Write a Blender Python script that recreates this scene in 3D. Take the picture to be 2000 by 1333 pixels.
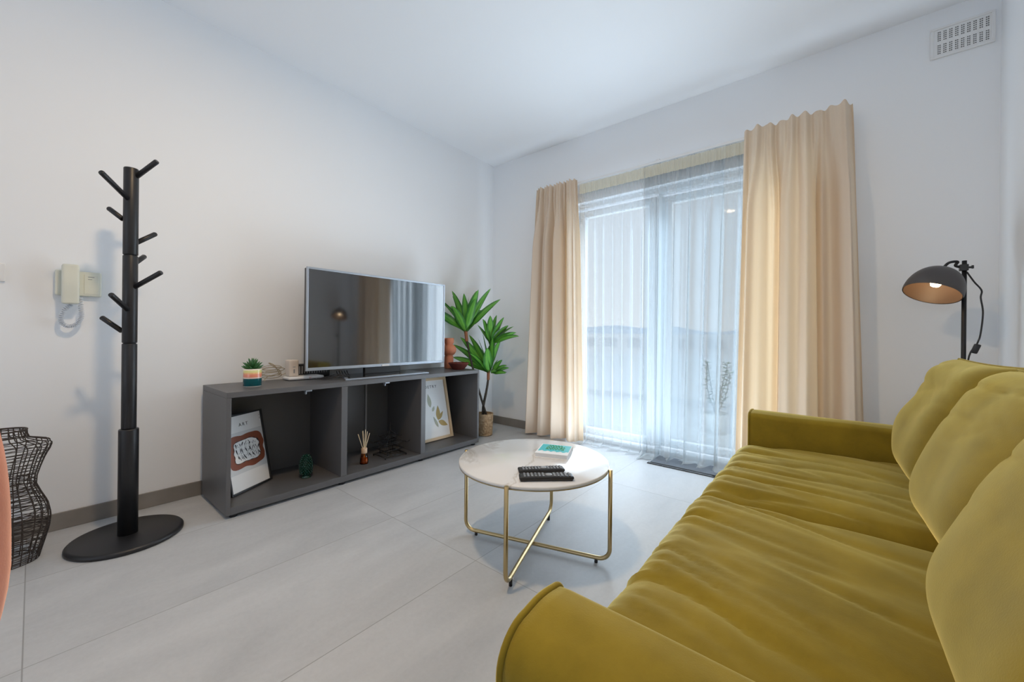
import bpy, bmesh, math, random
from mathutils import Vector, Matrix, noise
for o in list(bpy.data.objects): bpy.data.objects.remove(o)
S = bpy.context.scene
COL = S.collection
PI = math.pi
# ---------------------------------------------------------------- camera
cam = bpy.data.cameras.new('camera'); co = bpy.data.objects.new('camera', cam); COL.objects.link(co)
CAM = Vector((2.8095, -3.0977, 0.94))
co.matrix_world = Matrix.Translation(CAM) @ Matrix.Rotation(math.radians(39.346), 4, 'Z') @ Matrix.Rotation(PI/2, 4, 'X') @ Matrix.Rotation(0.010, 4, 'Z')
cam.sensor_width = 36; cam.lens = 766/2000*36; cam.shift_y = -13.5/2000
cam.clip_start = 0.05; cam.clip_end = 500
S.camera = co
# ---------------------------------------------------------------- world, exposure
W = bpy.data.worlds.new('World'); S.world = W; W.use_nodes = True
wn = W.node_tree; wn.nodes.clear()
wo = wn.nodes.new('ShaderNodeOutputWorld'); wb = wn.nodes.new('ShaderNodeBackground')
wt = wn.nodes.new('ShaderNodeTexCoord'); ws = wn.nodes.new('ShaderNodeSeparateXYZ'); wr = wn.nodes.new('ShaderNodeValToRGB')
wn.links.new(wt.outputs['Generated'], ws.inputs[0]); wn.links.new(ws.outputs['Z'], wr.inputs[0])
wr.color_ramp.elements[0].color = (0.84, 0.90, 1.0, 1); wr.color_ramp.elements[0].position = 0.0
wr.color_ramp.elements[1].color = (0.62, 0.78, 1.0, 1); wr.color_ramp.elements[1].position = 0.8
wn.links.new(wr.outputs[0], wb.inputs['Color']); wn.links.new(wb.outputs[0], wo.inputs[0])
wb.inputs['Strength'].default_value = 1.15
S.view_settings.view_transform = 'Standard'; S.view_settings.look = 'None'
S.view_settings.exposure = 0.0; S.view_settings.gamma = 1.0; S.view_settings.use_curve_mapping = False
S.cycles.max_bounces = 14; S.cycles.diffuse_bounces = 8; S.cycles.glossy_bounces = 6
S.cycles.transmission_bounces = 10; S.cycles.transparent_max_bounces = 48
S.cycles.use_denoising = True; S.cycles.sample_clamp_indirect = 6; S.cycles.caustics_reflective = False; S.cycles.caustics_refractive = False

def area(name, loc, rot, sx, sy, power, color, shape='RECTANGLE', portal=False, spread=None):
    l = bpy.data.lights.new(name, 'AREA'); l.shape = shape; l.size = sx; l.size_y = sy
    l.energy = power; l.color = color
    if spread: l.spread = spread
    o = bpy.data.objects.new(name, l); COL.objects.link(o); o.location = loc; o.rotation_euler = rot
    if portal: l.cycles.is_portal = True
    return o
# daylight: window behind the camera, terrace door; then two added fill panels
area('daylight_back_window', (2.1, -7.42, 1.35), (PI/2, 0, 0), 2.4, 1.9, 12, (0.82, 0.90, 1.0))
area('daylight_terrace_door', (1.83, 0.30, 1.08), (-PI/2, 0, 0), 1.74, 2.1, 34, (0.76, 0.88, 1.0))
area('sheer_fill_panel', (1.79, 0.055, 1.00), (-math.radians(91), 0, 0), 1.50, 1.78, 46, (0.70, 0.85, 1.0))  # added fill lamp between glass and sheers, lifts ceiling and walls
area('floor_fill_panel', (1.60, -0.50, 0.012), (-math.radians(179.9), 0, 0), 1.2, 0.45, 14.5, (0.72, 0.86, 1.0))  # added fill lamp lying on the floor, aimed up to brighten the ceiling
area('sky_portal', (1.83, 0.20, 1.08), (-PI/2, 0, 0), 1.74, 2.1, 1, (1, 1, 1), portal=True)

# ---------------------------------------------------------------- materials
def mat(name, color=(0.8,0.8,0.8), rough=0.5, metal=0.0, **kw):
    m = bpy.data.materials.new(name); m.use_nodes = True
    b = m.node_tree.nodes['Principled BSDF']
    b.inputs['Base Color'].default_value = (*color, 1); b.inputs['Roughness'].default_value = rough; b.inputs['Metallic'].default_value = metal
    for k, v in kw.items():
        k = k.replace('_', ' ')
        b.inputs[k].default_value = (*v, 1) if isinstance(v, tuple) and len(v) == 3 else v
    return m
def nd(m, t, **kw):
    n = m.node_tree.nodes.new(t)
    for k, v in kw.items():
        if hasattr(n, k): setattr(n, k, v)
        else: n.inputs[k].default_value = v
    return n
def lk(m, a, b): m.node_tree.links.new(a, b)
def ramp(m, src, stops):
    r = nd(m, 'ShaderNodeValToRGB')
    e = r.color_ramp.elements
    while len(e) < len(stops): e.new(0.5)
    for i, (p, c) in enumerate(stops):
        e[i].position = p; e[i].color = (*c, 1) if len(c) == 3 else c
    lk(m, src, r.inputs[0]); return r
def bump(m, src, strength, dist=0.01):
    b = nd(m, 'ShaderNodeBump', Strength=strength, Distance=dist)
    lk(m, src, b.inputs['Height']); lk(m, b.outputs[0], m.node_tree.nodes['Principled BSDF'].inputs['Normal']); return b
def objco(m):
    g = nd(m, 'ShaderNodeNewGeometry'); return g.outputs['Position']

M = {}
M['wall'] = mat('wall_paint', (0.855, 0.875, 0.90), 0.75)
n = nd(M['wall'], 'ShaderNodeTexNoise', Scale=220.0, Detail=3.0); lk(M['wall'], objco(M['wall']), n.inputs['Vector']); bump(M['wall'], n.outputs[0], 0.05, 0.002)
M['ceil'] = mat('ceiling_paint', (0.885, 0.90, 0.925), 0.8)
M['base'] = mat('skirting_tile', (0.23, 0.21, 0.19), 0.45)
n = nd(M['base'], 'ShaderNodeTexNoise', Scale=5.0, Detail=4.0); lk(M['base'], objco(M['base']), n.inputs['Vector'])
r_ = ramp(M['base'], n.outputs[0], [(0.3, (0.20, 0.185, 0.17)), (0.7, (0.27, 0.25, 0.23))]); lk(M['base'], r_.outputs[0], M['base'].node_tree.nodes['Principled BSDF'].inputs['Base Color'])

def floor_material():
    m = mat('floor_tiles', (0.4, 0.4, 0.4), 0.45, Specular_IOR_Level=0.32)
    P = objco(m); b = m.node_tree.nodes['Principled BSDF']
    sep = nd(m, 'ShaderNodeSeparateXYZ'); lk(m, P, sep.inputs[0])
    def grout(sock, off, step):
        a = nd(m, 'ShaderNodeMath', operation='ADD'); lk(m, sock, a.inputs[0]); a.inputs[1].default_value = off
        d = nd(m, 'ShaderNodeMath', operation='DIVIDE'); lk(m, a.outputs[0], d.inputs[0]); d.inputs[1].default_value = step
        fl = nd(m, 'ShaderNodeMath', operation='FLOOR'); lk(m, d.outputs[0], fl.inputs[0])
        fr = nd(m, 'ShaderNodeMath', operation='FRACT'); lk(m, d.outputs[0], fr.inputs[0])
        s = nd(m, 'ShaderNodeMath', operation='SUBTRACT'); lk(m, fr.outputs[0], s.inputs[0]); s.inputs[1].default_value = 0.5
        ab = nd(m, 'ShaderNodeMath', operation='ABSOLUTE'); lk(m, s.outputs[0], ab.inputs[0])
        g = nd(m, 'ShaderNodeMath', operation='GREATER_THAN'); lk(m, ab.outputs[0], g.inputs[0]); g.inputs[1].default_value = 0.5 - 0.0016/step
        return g.outputs[0], fl.outputs[0]
    gx, fx = grout(sep.outputs['X'], -0.515 + 5.9, 0.588)
    gy, fy = grout(sep.outputs['Y'], 0.752 + 11.8, 1.18)
    mx = nd(m, 'ShaderNodeMath', operation='MAXIMUM'); lk(m, gx, mx.inputs[0]); lk(m, gy, mx.inputs[1])
    cell = nd(m, 'ShaderNodeCombineXYZ'); lk(m, fx, cell.inputs[0]); lk(m, fy, cell.inputs[1])
    wnz = nd(m, 'ShaderNodeTexWhiteNoise'); lk(m, cell.outputs[0], wnz.inputs['Vector'])
    # concrete-look clouds, drawn out along the long side of each tile, shifted per tile
    sc = nd(m, 'ShaderNodeVectorMath', operation='MULTIPLY'); lk(m, wnz.outputs['Color'], sc.inputs[0]); sc.inputs[1].default_value = (17, 23, 0)
    ad = nd(m, 'ShaderNodeVectorMath', operation='ADD'); lk(m, P, ad.inputs[0]); lk(m, sc.outputs[0], ad.inputs[1])
    st = nd(m, 'ShaderNodeVectorMath', operation='MULTIPLY'); lk(m, ad.outputs[0], st.inputs[0]); st.inputs[1].default_value = (2.6, 0.9, 1)
    n1 = nd(m, 'ShaderNodeTexNoise', Scale=1.6, Detail=7.0, Roughness=0.62, Distortion=0.5); lk(m, st.outputs[0], n1.inputs['Vector'])
    n2 = nd(m, 'ShaderNodeTexNoise', Scale=60.0, Detail=4.0, Roughness=0.7); lk(m, P, n2.inputs['Vector'])
    r1 = ramp(m, n1.outputs[0], [(0.25, (0.41, 0.425, 0.445)), (0.5, (0.49, 0.505, 0.525)), (0.75, (0.56, 0.575, 0.595))])
    mix = nd(m, 'ShaderNodeMix', data_type='RGBA', blend_type='SOFT_LIGHT'); mix.inputs[0].default_value = 0.18
    lk(m, r1.outputs[0], mix.inputs[6]); lk(m, n2.outputs[0], mix.inputs[7])
    mg = nd(m, 'ShaderNodeMix', data_type='RGBA'); lk(m, mx.outputs[0], mg.inputs[0]); lk(m, mix.outputs[2], mg.inputs[6]); mg.inputs[7].default_value = (0.31, 0.315, 0.32, 1)
    lk(m, mg.outputs[2], b.inputs['Base Color'])
    rr = ramp(m, n1.outputs[0], [(0.3, (0.38,)*3), (0.7, (0.50,)*3)]); lk(m, rr.outputs[0], b.inputs['Roughness'])
    bump(m, n2.outputs[0], 0.04, 0.002)
    return m
M['floor'] = floor_material()
M['cab'] = mat('cabinet_laminate', (0.105, 0.105, 0.11), 0.42)
M['black_wood'] = mat('black_lacquer', (0.012, 0.012, 0.014), 0.42)
M['black'] = mat('black_plastic', (0.015, 0.015, 0.017), 0.4)
M['black_metal'] = mat('black_metal', (0.02, 0.02, 0.022), 0.45, 0.4)
M['screen'] = mat('screen_glass', (0.012, 0.012, 0.014), 0.06, 0.0, IOR=2.2)
M['silver'] = mat('silver_plastic', (0.42, 0.46, 0.52), 0.35, 0.6)
M['white'] = mat('white_plastic', (0.80, 0.80, 0.80), 0.4)
M['cream'] = mat('cream_plastic', (0.70, 0.71, 0.62), 0.45)
M['beige_box'] = mat('beige_plastic', (0.72, 0.64, 0.57), 0.45)
M['red'] = mat('red_print', (0.7, 0.08, 0.05), 0.5)
M['brass'] = mat('brushed_brass', (0.52, 0.40, 0.21), 0.33, 1.0)
M['frame_white'] = mat('window_frame_white', (0.80, 0.82, 0.84), 0.4)
M['ink'] = mat('print_ink', (0.03, 0.03, 0.035), 0.6)
M['paper'] = mat('print_paper', (0.80, 0.81, 0.82), 0.55)
M['paper_grey'] = mat('print_paper_grey', (0.62, 0.64, 0.66), 0.55)
M['wood'] = mat('light_oak', (0.62, 0.47, 0.30), 0.5)
M['terracotta'] = mat('terracotta_clay', (0.55, 0.20, 0.11), 0.7)
M['bulb'] = mat('bulb_glow', (1, 0.8, 0.55), 0.4, Emission_Color=(1.0, 0.72, 0.42), Emission_Strength=14.0)
M['lampdisc'] = mat('opal_globe_lit', (1, 0.95, 0.85), 0.4, Emission_Color=(1.0, 0.84, 0.66), Emission_Strength=5.0)

def mk_glass(name, tint=(1,1,1), ior=1.45):
    m = bpy.data.materials.new(name); m.use_nodes = True; nt = m.node_tree; nt.nodes.clear()
    o = nt.nodes.new('ShaderNodeOutputMaterial'); t = nt.nodes.new('ShaderNodeBsdfTransparent'); g = nt.nodes.new('ShaderNodeBsdfGlossy')
    g.inputs['Roughness'].default_value = 0.02; t.inputs[0].default_value = (*tint, 1)
    f = nt.nodes.new('ShaderNodeFresnel'); f.inputs[0].default_value = ior
    mx = nt.nodes.new('ShaderNodeMixShader'); nt.links.new(f.outputs[0], mx.inputs[0]); nt.links.new(t.outputs[0], mx.inputs[1]); nt.links.new(g.outputs[0], mx.inputs[2]); nt.links.new(mx.outputs[0], o.inputs[0])
    return m
M['glass'] = mk_glass('window_glass', (0.96, 0.98, 0.97), 1.18)
M['amber_glass'] = mk_glass('amber_glass', (0.9, 0.50, 0.20))

def mk_cloth(name, color, trans, weave=900.0, clear=0.0, tcol=None):
    m = bpy.data.materials.new(name); m.use_nodes = True; nt = m.node_tree; nt.nodes.clear()
    o = nt.nodes.new('ShaderNodeOutputMaterial'); d = nt.nodes.new('ShaderNodeBsdfDiffuse'); t = nt.nodes.new('ShaderNodeBsdfTranslucent')
    g = nt.nodes.new('ShaderNodeNewGeometry'); nz = nt.nodes.new('ShaderNodeTexNoise'); nz.inputs['Scale'].default_value = weave; nz.inputs['Detail'].default_value = 2
    nt.links.new(g.outputs['Position'], nz.inputs['Vector'])
    bp = nt.nodes.new('ShaderNodeBump'); bp.inputs['Strength'].default_value = 0.15; bp.inputs['Distance'].default_value = 0.001
    nt.links.new(nz.outputs[0], bp.inputs['Height']); nt.links.new(bp.outputs[0], d.inputs['Normal'])
    d.inputs[0].default_value = (*color, 1); t.inputs[0].default_value = (*(tcol or color), 1)
    mx = nt.nodes.new('ShaderNodeMixShader'); mx.inputs[0].default_value = trans
    nt.links.new(d.outputs[0], mx.inputs[1]); nt.links.new(t.outputs[0], mx.inputs[2])
    last = mx
    if clear > 0:
        tr = nt.nodes.new('ShaderNodeBsdfTransparent'); m2 = nt.nodes.new('ShaderNodeMixShader'); m2.inputs[0].default_value = clear
        nt.links.new(mx.outputs[0], m2.inputs[1]); nt.links.new(tr.outputs[0], m2.inputs[2]); last = m2
    nt.links.new(last.outputs[0], o.inputs[0]); return m
M['curtain'] = mk_cloth('beige_curtain_cloth', (0.72, 0.61, 0.50), 0.15, tcol=(0.92, 0.68, 0.40))
M['sheer'] = mk_cloth('sheer_voile', (0.62, 0.66, 0.68), 0.0, clear=0.58)
M['sheer_dense'] = mk_cloth('sheer_voile_gathered', (0.50, 0.54, 0.56), 0.0, clear=0.36)
M['sheer_tape'] = mk_cloth('sheer_header_tape', (0.84, 0.79, 0.62), 0.08, clear=0.35)

def velvet(name, col, sheen):
    m = mat(name, col, 0.75, Sheen_Weight=1.0, Sheen_Roughness=0.36, Sheen_Tint=sheen)
    m.node_tree.nodes['Principled BSDF'].inputs['Specular IOR Level'].default_value = 0.15
    P = objco(m); n = nd(m, 'ShaderNodeTexNoise', Scale=7.0, Detail=6.0, Roughness=0.6); lk(m, P, n.inputs['Vector'])
    c0 = tuple(c*0.78 for c in col); c1 = tuple(c*1.25 for c in col)
    r = ramp(m, n.outputs[0], [(0.3, c0), (0.7, c1)]); lk(m, r.outputs[0], m.node_tree.nodes['Principled BSDF'].inputs['Base Color'])
    n2 = nd(m, 'ShaderNodeTexNoise', Scale=400.0, Detail=2.0); lk(m, P, n2.inputs['Vector']); bump(m, n2.outputs[0], 0.12, 0.002)
    return m
M['velvet'] = velvet('mustard_velvet', (0.250, 0.176, 0.016), (1.0, 0.82, 0.30))
M['pink'] = velvet('salmon_velvet', (0.55, 0.20, 0.13), (0.95, 0.60, 0.50))

# ---------------------------------------------------------------- geometry helpers
class MB:
    def __init__(s): s.v = []; s.f = []; s.mi = []; s.sm = []
    def add(s, vs, fs, mi=0, smooth=True):
        o = len(s.v); s.v += [Vector(v) for v in vs]
        for f in fs: s.f.append(tuple(i+o for i in f)); s.mi.append(mi); s.sm.append(smooth)
        return s
    def box(s, x0, x1, y0, y1, z0, z1, mi=0, mtx=None):
        vs = [Vector((x, y, z)) for z in (z0, z1) for y in (y0, y1) for x in (x0, x1)]
        if mtx: vs = [mtx @ v for v in vs]
        return s.add(vs, [(0,2,3,1),(4,5,7,6),(0,1,5,4),(2,6,7,3),(0,4,6,2),(1,3,7,5)], mi, False)
    def tube(s, pts, r, seg=10, mi=0, caps=True, closed=False, up=None):
        pts = [Vector(p) for p in pts]; n = len(pts); rs = r if isinstance(r, (list, tuple)) else [r]*n
        vs = []; prev = None
        for i, p in enumerate(pts):
            a = pts[(i-1) % n] if (closed or i > 0) else p; b = pts[(i+1) % n] if (closed or i < n-1) else p
            t = (b-a).normalized() if (b-a).length > 1e-9 else Vector((0,0,1))
            if prev is None:
                u = Vector((0,0,1)) if abs(t.z) < 0.9 else Vector((1,0,0))
                nx = t.cross(u).normalized()
            else:
                nx = (prev - t*prev.dot(t)); nx = nx.normalized() if nx.length > 1e-6 else t.orthogonal().normalized()
            prev = nx; ny = t.cross(nx)
            for k in range(seg):
                a_ = 2*PI*k/seg; vs.append(p + nx*math.cos(a_)*rs[i] + ny*math.sin(a_)*rs[i])
        fs = []
        for i in range(n if closed else n-1):
            j = (i+1) % n
            for k in range(seg): k2 = (k+1) % seg; fs.append((i*seg+k, i*seg+k2, j*seg+k2, j*seg+k))
        s.add(vs, fs, mi, True)
        if caps and not closed:
            o = len(s.v)-len(vs)
            s.f.append(tuple(o+k for k in reversed(range(seg)))); s.mi.append(mi); s.sm.append(False)
            s.f.append(tuple(o+(n-1)*seg+k for k in range(seg))); s.mi.append(mi); s.sm.append(False)
        return s
    def lathe(s, prof, c=(0,0,0), seg=40, mi=0, mtx=None, sx=1, sy=1, cap=True, smooth=True):
        vs = []; c = Vector(c)
        for (r, z) in prof:
            for k in range(seg):
                a = 2*PI*k/seg; v = Vector((r*sx*math.cos(a), r*sy*math.sin(a), z)); v = (mtx @ v) if mtx else v
                vs.append(v + c)
        fs = []
        for i in range(len(prof)-1):
            for k in range(seg): k2 = (k+1) % seg; fs.append((i*seg+k, i*seg+k2, (i+1)*seg+k2, (i+1)*seg+k))
        o = len(s.v); s.add(vs, fs, mi, smooth)
        if cap:
            s.f.append(tuple(o+k for k in reversed(range(seg)))); s.mi.append(mi); s.sm.append(False)
            s.f.append(tuple(o+(len(prof)-1)*seg+k for k in range(seg))); s.mi.append(mi); s.sm.append(False)
        return s
    def grid(s, fn, nu, nv, mi=0, smooth=True, closed=False):
        vs = [fn(i/(nu-1), j/(nv-1)) for i in range(nu) for j in range(nv)]
        fs = [(i*nv+j, (i+1)*nv+j, (i+1)*nv+j+1, i*nv+j+1) for i in range(nu-1) for j in range(nv-1)]
        return s.add(vs, fs, mi, smooth)
    def rbox(s, c, size, r, n=(10,10,6), fn=None, mi=0, mtx=None):
        """box with rounded edges; fn(local point, unit point) may push it about"""
        c = Vector(c); h = Vector(size)*0.5; r = min(r, h.x*0.999, h.y*0.999, h.z*0.999)
        def lin(k, N, hh):
            # denser towards the rounded edges
            t = -1 + 2*k/N; e = r/hh
            return t
        idx = {}; vs = []; fs = []
        N = n
        def vid(i, j, k):
            key = (i, j, k)
            if key in idx: return idx[key]
            u = Vector((-1+2*i/N[0], -1+2*j/N[1], -1+2*k/N[2]))
            q = []
            for a in range(3):
                e = 2.0/N[a]; w = abs(u[a]); inner = 1-r/h[a]
                # the outermost cells carry the rounding
                nr = max(2, N[a]//5); wr = 1-nr*e
                w2 = (w/wr*inner) if w <= wr and wr > 0 else inner + (w-wr)/(1-wr)*(1-inner)
                q.append(math.copysign(w2, u[a])*h[a])
            p = Vector(q); inn = Vector([max(-(h[a]-r), min(h[a]-r, p[a])) for a in range(3)])
            # cube-to-sphere in the rounded zones
            d = p-inn
            m_ = max(abs(d.x), abs(d.y), abs(d.z))
            if d.length > 1e-9: p = inn + d.normalized()*m_
            if fn: p = fn(p, Vector((p.x/h.x, p.y/h.y, p.z/h.z)))
            if mtx: p = mtx @ p
            vs.append(p+c); idx[key] = len(vs)-1; return idx[key]
        for a in range(3):
            b_, c_ = (a+1) % 3, (a+2) % 3
            for side in (0, N[a]):
                for i in range(N[b_]):
                    for j in range(N[c_]):
                        q = []
                        for (di, dj) in ((0,0),(1,0),(1,1),(0,1)):
                            t = [0,0,0]; t[a] = side; t[b_] = i+di; t[c_] = j+dj; q.append(vid(*t))
                        fs.append(tuple(q) if side else tuple(reversed(q)))
        return s.add(vs, fs, mi, True)
def wloc(o):
    l = Vector((0,0,0))
    while o: l += o.location; o = o.parent
    return l
def obj(name, mb, m, parent=None, origin=None, bevel=0, bseg=2, label=None):
    me = bpy.data.meshes.new(name)
    off = wloc(parent) if parent else Vector(origin if origin else (0,0,0))
    me.from_pydata([v-off for v in mb.v], [], mb.f)
    ms = m if isinstance(m, (list, tuple)) else [m]
    for q in ms: me.materials.append(q)
    for p, mi, sm in zip(me.polygons, mb.mi, mb.sm): p.material_index = mi; p.use_smooth = sm
    me.update()
    o = bpy.data.objects.new(name, me); COL.objects.link(o)
    if parent: o.parent = parent
    else: o.location = off
    if bevel:
        b = o.modifiers.new('bevel', 'BEVEL'); b.width = bevel; b.segments = bseg; b.limit_method = 'ANGLE'; b.angle_limit = math.radians(40); b.harden_normals = False
    if label: o['label'] = label
    return o
def thing(name, label, cat, loc, group=None):
    o = bpy.data.objects.new(name, None); COL.objects.link(o); o.location = loc
    o['label'] = label; o['category'] = cat
    if group: o['group'] = group
    return o
def tag(o, label, cat, group=None):
    o['label'] = label; o['category'] = cat
    if group: o['group'] = group
    return o
def struct(name, mb, m, **k):
    o = obj(name, mb, m, **k); o['kind'] = 'structure'; return o
def text_mb(txt, size, mtx, spacing=1.0, extrude=0.0004, mi=0, bold=0.0):
    c = bpy.data.curves.new('t', 'FONT'); c.body = txt; c.size = size; c.extrude = extrude; c.space_character = spacing
    c.align_x = 'CENTER'; c.align_y = 'CENTER'; c.offset = bold; c.resolution_u = 3
    o = bpy.data.objects.new('t', c); COL.objects.link(o)
    dg = bpy.context.evaluated_depsgraph_get(); dg.update()
    me = bpy.data.meshes.new_from_object(o.evaluated_get(dg))
    mb = MB(); mb.add([mtx @ v.co for v in me.vertices], [tuple(p.vertices) for p in me.polygons], mi, False)
    bpy.data.objects.remove(o); bpy.data.curves.remove(c); bpy.data.meshes.remove(me)
    return mb
def spline(pts, n=8):
    pts = [Vector(p) for p in pts]; out = []
    for i in range(len(pts)-1):
        p0 = pts[max(i-1,0)]; p1 = pts[i]; p2 = pts[i+1]; p3 = pts[min(i+2, len(pts)-1)]
        for k in range(n):
            t = k/n
            out.append(0.5*((2*p1)+(-p0+p2)*t+(2*p0-5*p1+4*p2-p3)*t*t+(-p0+3*p1-3*p2+p3)*t**3))
    out.append(pts[-1]); return out
def frame_mtx(o, ex, ey, ez):
    m = Matrix.Identity(4)
    for i, e in enumerate((ex, ey, ez)):
        for j in range(3): m[j][i] = e[j]
    for j in range(3): m[j][3] = o[j]
    return m

# ================================================================ THE ROOM
RW, RH, RB = 3.455, 2.718, -7.3       # right wall x, ceiling height, back wall y
WX0, WX1, WZ1 = 0.95, 2.72, 2.12      # terrace door opening
struct('floor', MB().box(-0.2, RW+0.2, RB-0.2, 0.22, -0.12, 0), M['floor'])
struct('ceiling', MB().box(-0.2, RW+0.2, RB-0.2, 0.22, RH, RH+0.15), M['ceil'])
struct('wall_left', MB().box(-0.2, 0, RB-0.2, 0.22, 0, RH), M['wall'])
struct('wall_right', MB().box(RW, RW+0.2, RB-0.2, 0.22, 0, RH), M['wall'])
w = MB().box(0, WX0, 0, 0.22, 0, RH).box(WX1, RW, 0, 0.22, 0, RH).box(WX0, WX1, 0, 0.22, WZ1, RH)
struct('wall_front', w, M['wall'])
w = MB().box(0, 0.8, RB-0.2, RB, 0, RH).box(3.3, RW, RB-0.2, RB, 0, RH).box(0.8, 3.3, RB-0.2, RB, 2.35, RH).box(0.8, 3.3, RB-0.2, RB, 0, 0.3)
struct('wall_back', w, M['wall'])
struct('baseboard_left', MB().box(0, 0.011, RB, 0, 0, 0.08), M['base'], bevel=0.002)
struct('baseboard_front', MB().box(0.011, WX0, -0.011, 0, 0, 0.08).box(WX1, RW, -0.011, 0, 0, 0.08), M['base'], bevel=0.002)
struct('baseboard_right', MB().box(RW-0.011, RW, RB, -0.012, 0, 0.08), M['base'], bevel=0.002)
# terrace door with two sashes
def sash(mb, gx0, gx1, gz0, gz1, fw, y0, y1):
    mb.box(gx0-fw, gx0, y0, y1, gz0-fw, gz1+fw).box(gx1, gx1+fw, y0, y1, gz0-fw, gz1+fw)
    mb.box(gx0, gx1, y0, y1, gz1, gz1+fw).box(gx0, gx1, y0, y1, gz0-fw, gz0)
wdo = MB().box(WX0, WX0+0.04, 0.06, 0.20, 0, WZ1).box(WX1-0.04, WX1, 0.06, 0.20, 0, WZ1).box(WX0+0.04, WX1-0.04, 0.06, 0.20, WZ1-0.04, WZ1).box(WX0+0.04, WX1-0.04, 0.06, 0.20, 0, 0.03)
win = struct('door_1', wdo, M['frame_white'], bevel=0.004)
sm = MB(); sash(sm, 1.055, 1.63, 0.105, 2.005, 0.062, 0.085, 0.13); obj('sash', sm, M['frame_white'], win, bevel=0.005)
sm = MB(); sash(sm, 1.80, 2.61, 0.105, 2.005, 0.062, 0.135, 0.18); obj('sash', sm, M['frame_white'], win, bevel=0.005)
sm = MB().box(1.695, 1.737, 0.09, 0.18, 0.04, 2.07); obj('meeting_stile', sm, M['frame_white'], win, bevel=0.003)
obj('pane', MB().box(1.055, 1.63, 0.106, 0.110, 0.105, 2.005), M['glass'], win)
obj('pane', MB().box(1.80, 2.61, 0.156, 0.160, 0.105, 2.005), M['glass'], win)
# window behind the camera
wb_ = MB(); sash(wb_, 0.88, 2.05, 0.38, 2.27, 0.08, RB-0.12, RB-0.05); sash(wb_, 2.05, 3.22, 0.38, 2.27, 0.08, RB-0.12, RB-0.05)
w2 = struct('window_1', MB().box(0.8, 0.86, RB-0.13, RB-0.04, 0.3, 2.35).box(3.24, 3.3, RB-0.13, RB-0.04, 0.3, 2.35).box(0.86, 3.24, RB-0.13, RB-0.04, 2.29, 2.35).box(0.86, 3.24, RB-0.13, RB-0.04, 0.3, 0.36).box(2.03, 2.07, RB-0.13, RB-0.04, 0.36, 2.29), M['frame_white'])

# ceiling lamp (above the picture's upper edge) that throws the stand's shadow on the wall
LP = Vector((1.70, -2.62, RH))
cl = thing('ceiling_lamp', 'round white flush lamp on the ceiling above the coat stand side', 'lamp', LP)
obj('housing', MB().lathe([(0.10, -0.03), (0.12, -0.028), (0.125, 0.0)], LP, 40), M['white'], cl)
obj('diffuser', MB().lathe([(0.001, -0.042), (0.06, -0.040), (0.095, -0.031)], LP, 40, cap=False), M['lampdisc'], cl)
area('ceiling_lamp_light', LP-Vector((0, 0, 0.06)), (0, 0, 0), 0.15, 0.15, 22, (1.0, 0.72, 0.42), 'DISK')

# ================================================================ SOFA
def crease(y, x, seed, f=9.0, skew=0.35, sharp=2.0):
    v = Vector(((y + skew*x)*f, x*1.1, seed)); n1 = noise.noise(v)
    a = 1-abs(n1)*2.2
    return max(0.0, a)**sharp
SX0, SX1 = 2.49, 3.42
YA, YB = -0.945, -2.600      # inner faces of the two arms
sofa = thing('sofa', 'mustard green velvet sofa with rumpled seat, piped arms and three loose back cushions', 'sofa', (2.95, -1.77, 0))
obj('base_frame', MB().rbox((2.965, (YA+YB)/2, 0.20), (0.87, YA-YB+0.02, 0.20), 0.02, (10, 20, 8)), M['velvet'], sofa)
obj('backrest', MB().rbox((3.33, (YA+YB)/2, 0.42), (0.19, YA-YB+0.30, 0.62), 0.04, (8, 30, 12)), M['velvet'], sofa)
def arm(y0, y1, ztop=0.578):
    yc = (y0+y1)/2; wd = abs(y1-y0); r = 0.045; inn = 1 if y0 < -2 else -1; RA, RB_ = (0.050, 0.022) if inn > 0 else (0.022, 0.040)
    def prof(dx=0.0):
        pts = []
        z0 = 0.11
        hw = wd/2-dx
        # walk the outline: bottom left, up, rounded shoulders with a slight crown, down
        pts.append((-hw, z0))
        for k in range(6): pts.append((-hw, z0+(ztop-RA-z0)*(k+1)/6))
        for k in range(1, 9):
            a = PI/2*k/8; pts.append((-hw+RA-RA*math.cos(a), ztop-RA+(RA-dx)*math.sin(a)))
        for k in range(1, 6):
            t = k/6; pts.append((-hw+RA+(2*hw-RA-RB_)*t, ztop-dx+0.004*math.sin(PI*t)))
        for k in range(0, 9):
            a = PI/2*(1-k/8); pts.append((hw-RB_+RB_*math.cos(a), ztop-RB_+(RB_-dx)*math.sin(a)))
        for k in range(6): pts.append((hw, ztop-RB_-(ztop-RB_-z0)*(k+1)/6))
        return pts
    mb = MB(); P = prof(); AX = SX0+0.013; xs = [AX, AX+0.004, AX+0.02] + [AX+0.02+(SX1-AX-0.02)*k/24 for k in range(1, 25)]
    n = len(P); vs = []
    for i, x in enumerate(xs):
        q = prof(0.006) if i == 0 else P
        for (a, b) in q:
            bulge = 0.004*noise.noise(Vector((x*5, a*9, b*6)))
            vs.append((x, yc+a, b+bulge if i > 1 else b))
    fs = [(i*n+k, (i+1)*n+k, (i+1)*n+k+1, i*n+k+1) for i in range(len(xs)-1) for k in range(n-1)]
    mb.add(vs, fs)
    mb.f.append(tuple(range(n))); mb.mi.append(0); mb.sm.append(False)
    mb.f.append(tuple((len(xs)-1)*n+k for k in reversed(range(n)))); mb.mi.append(0); mb.sm.append(False)
    a = obj('armrest', mb, M['velvet'], sofa)
    pp = [(AX-0.001, yc+q[0], q[1]) for q in P]
    obj('piping', MB().tube(pp, 0.0045, 8), M['velvet'], a)
arm(YB-0.140, YB); arm(YA, YA+0.150)
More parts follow.
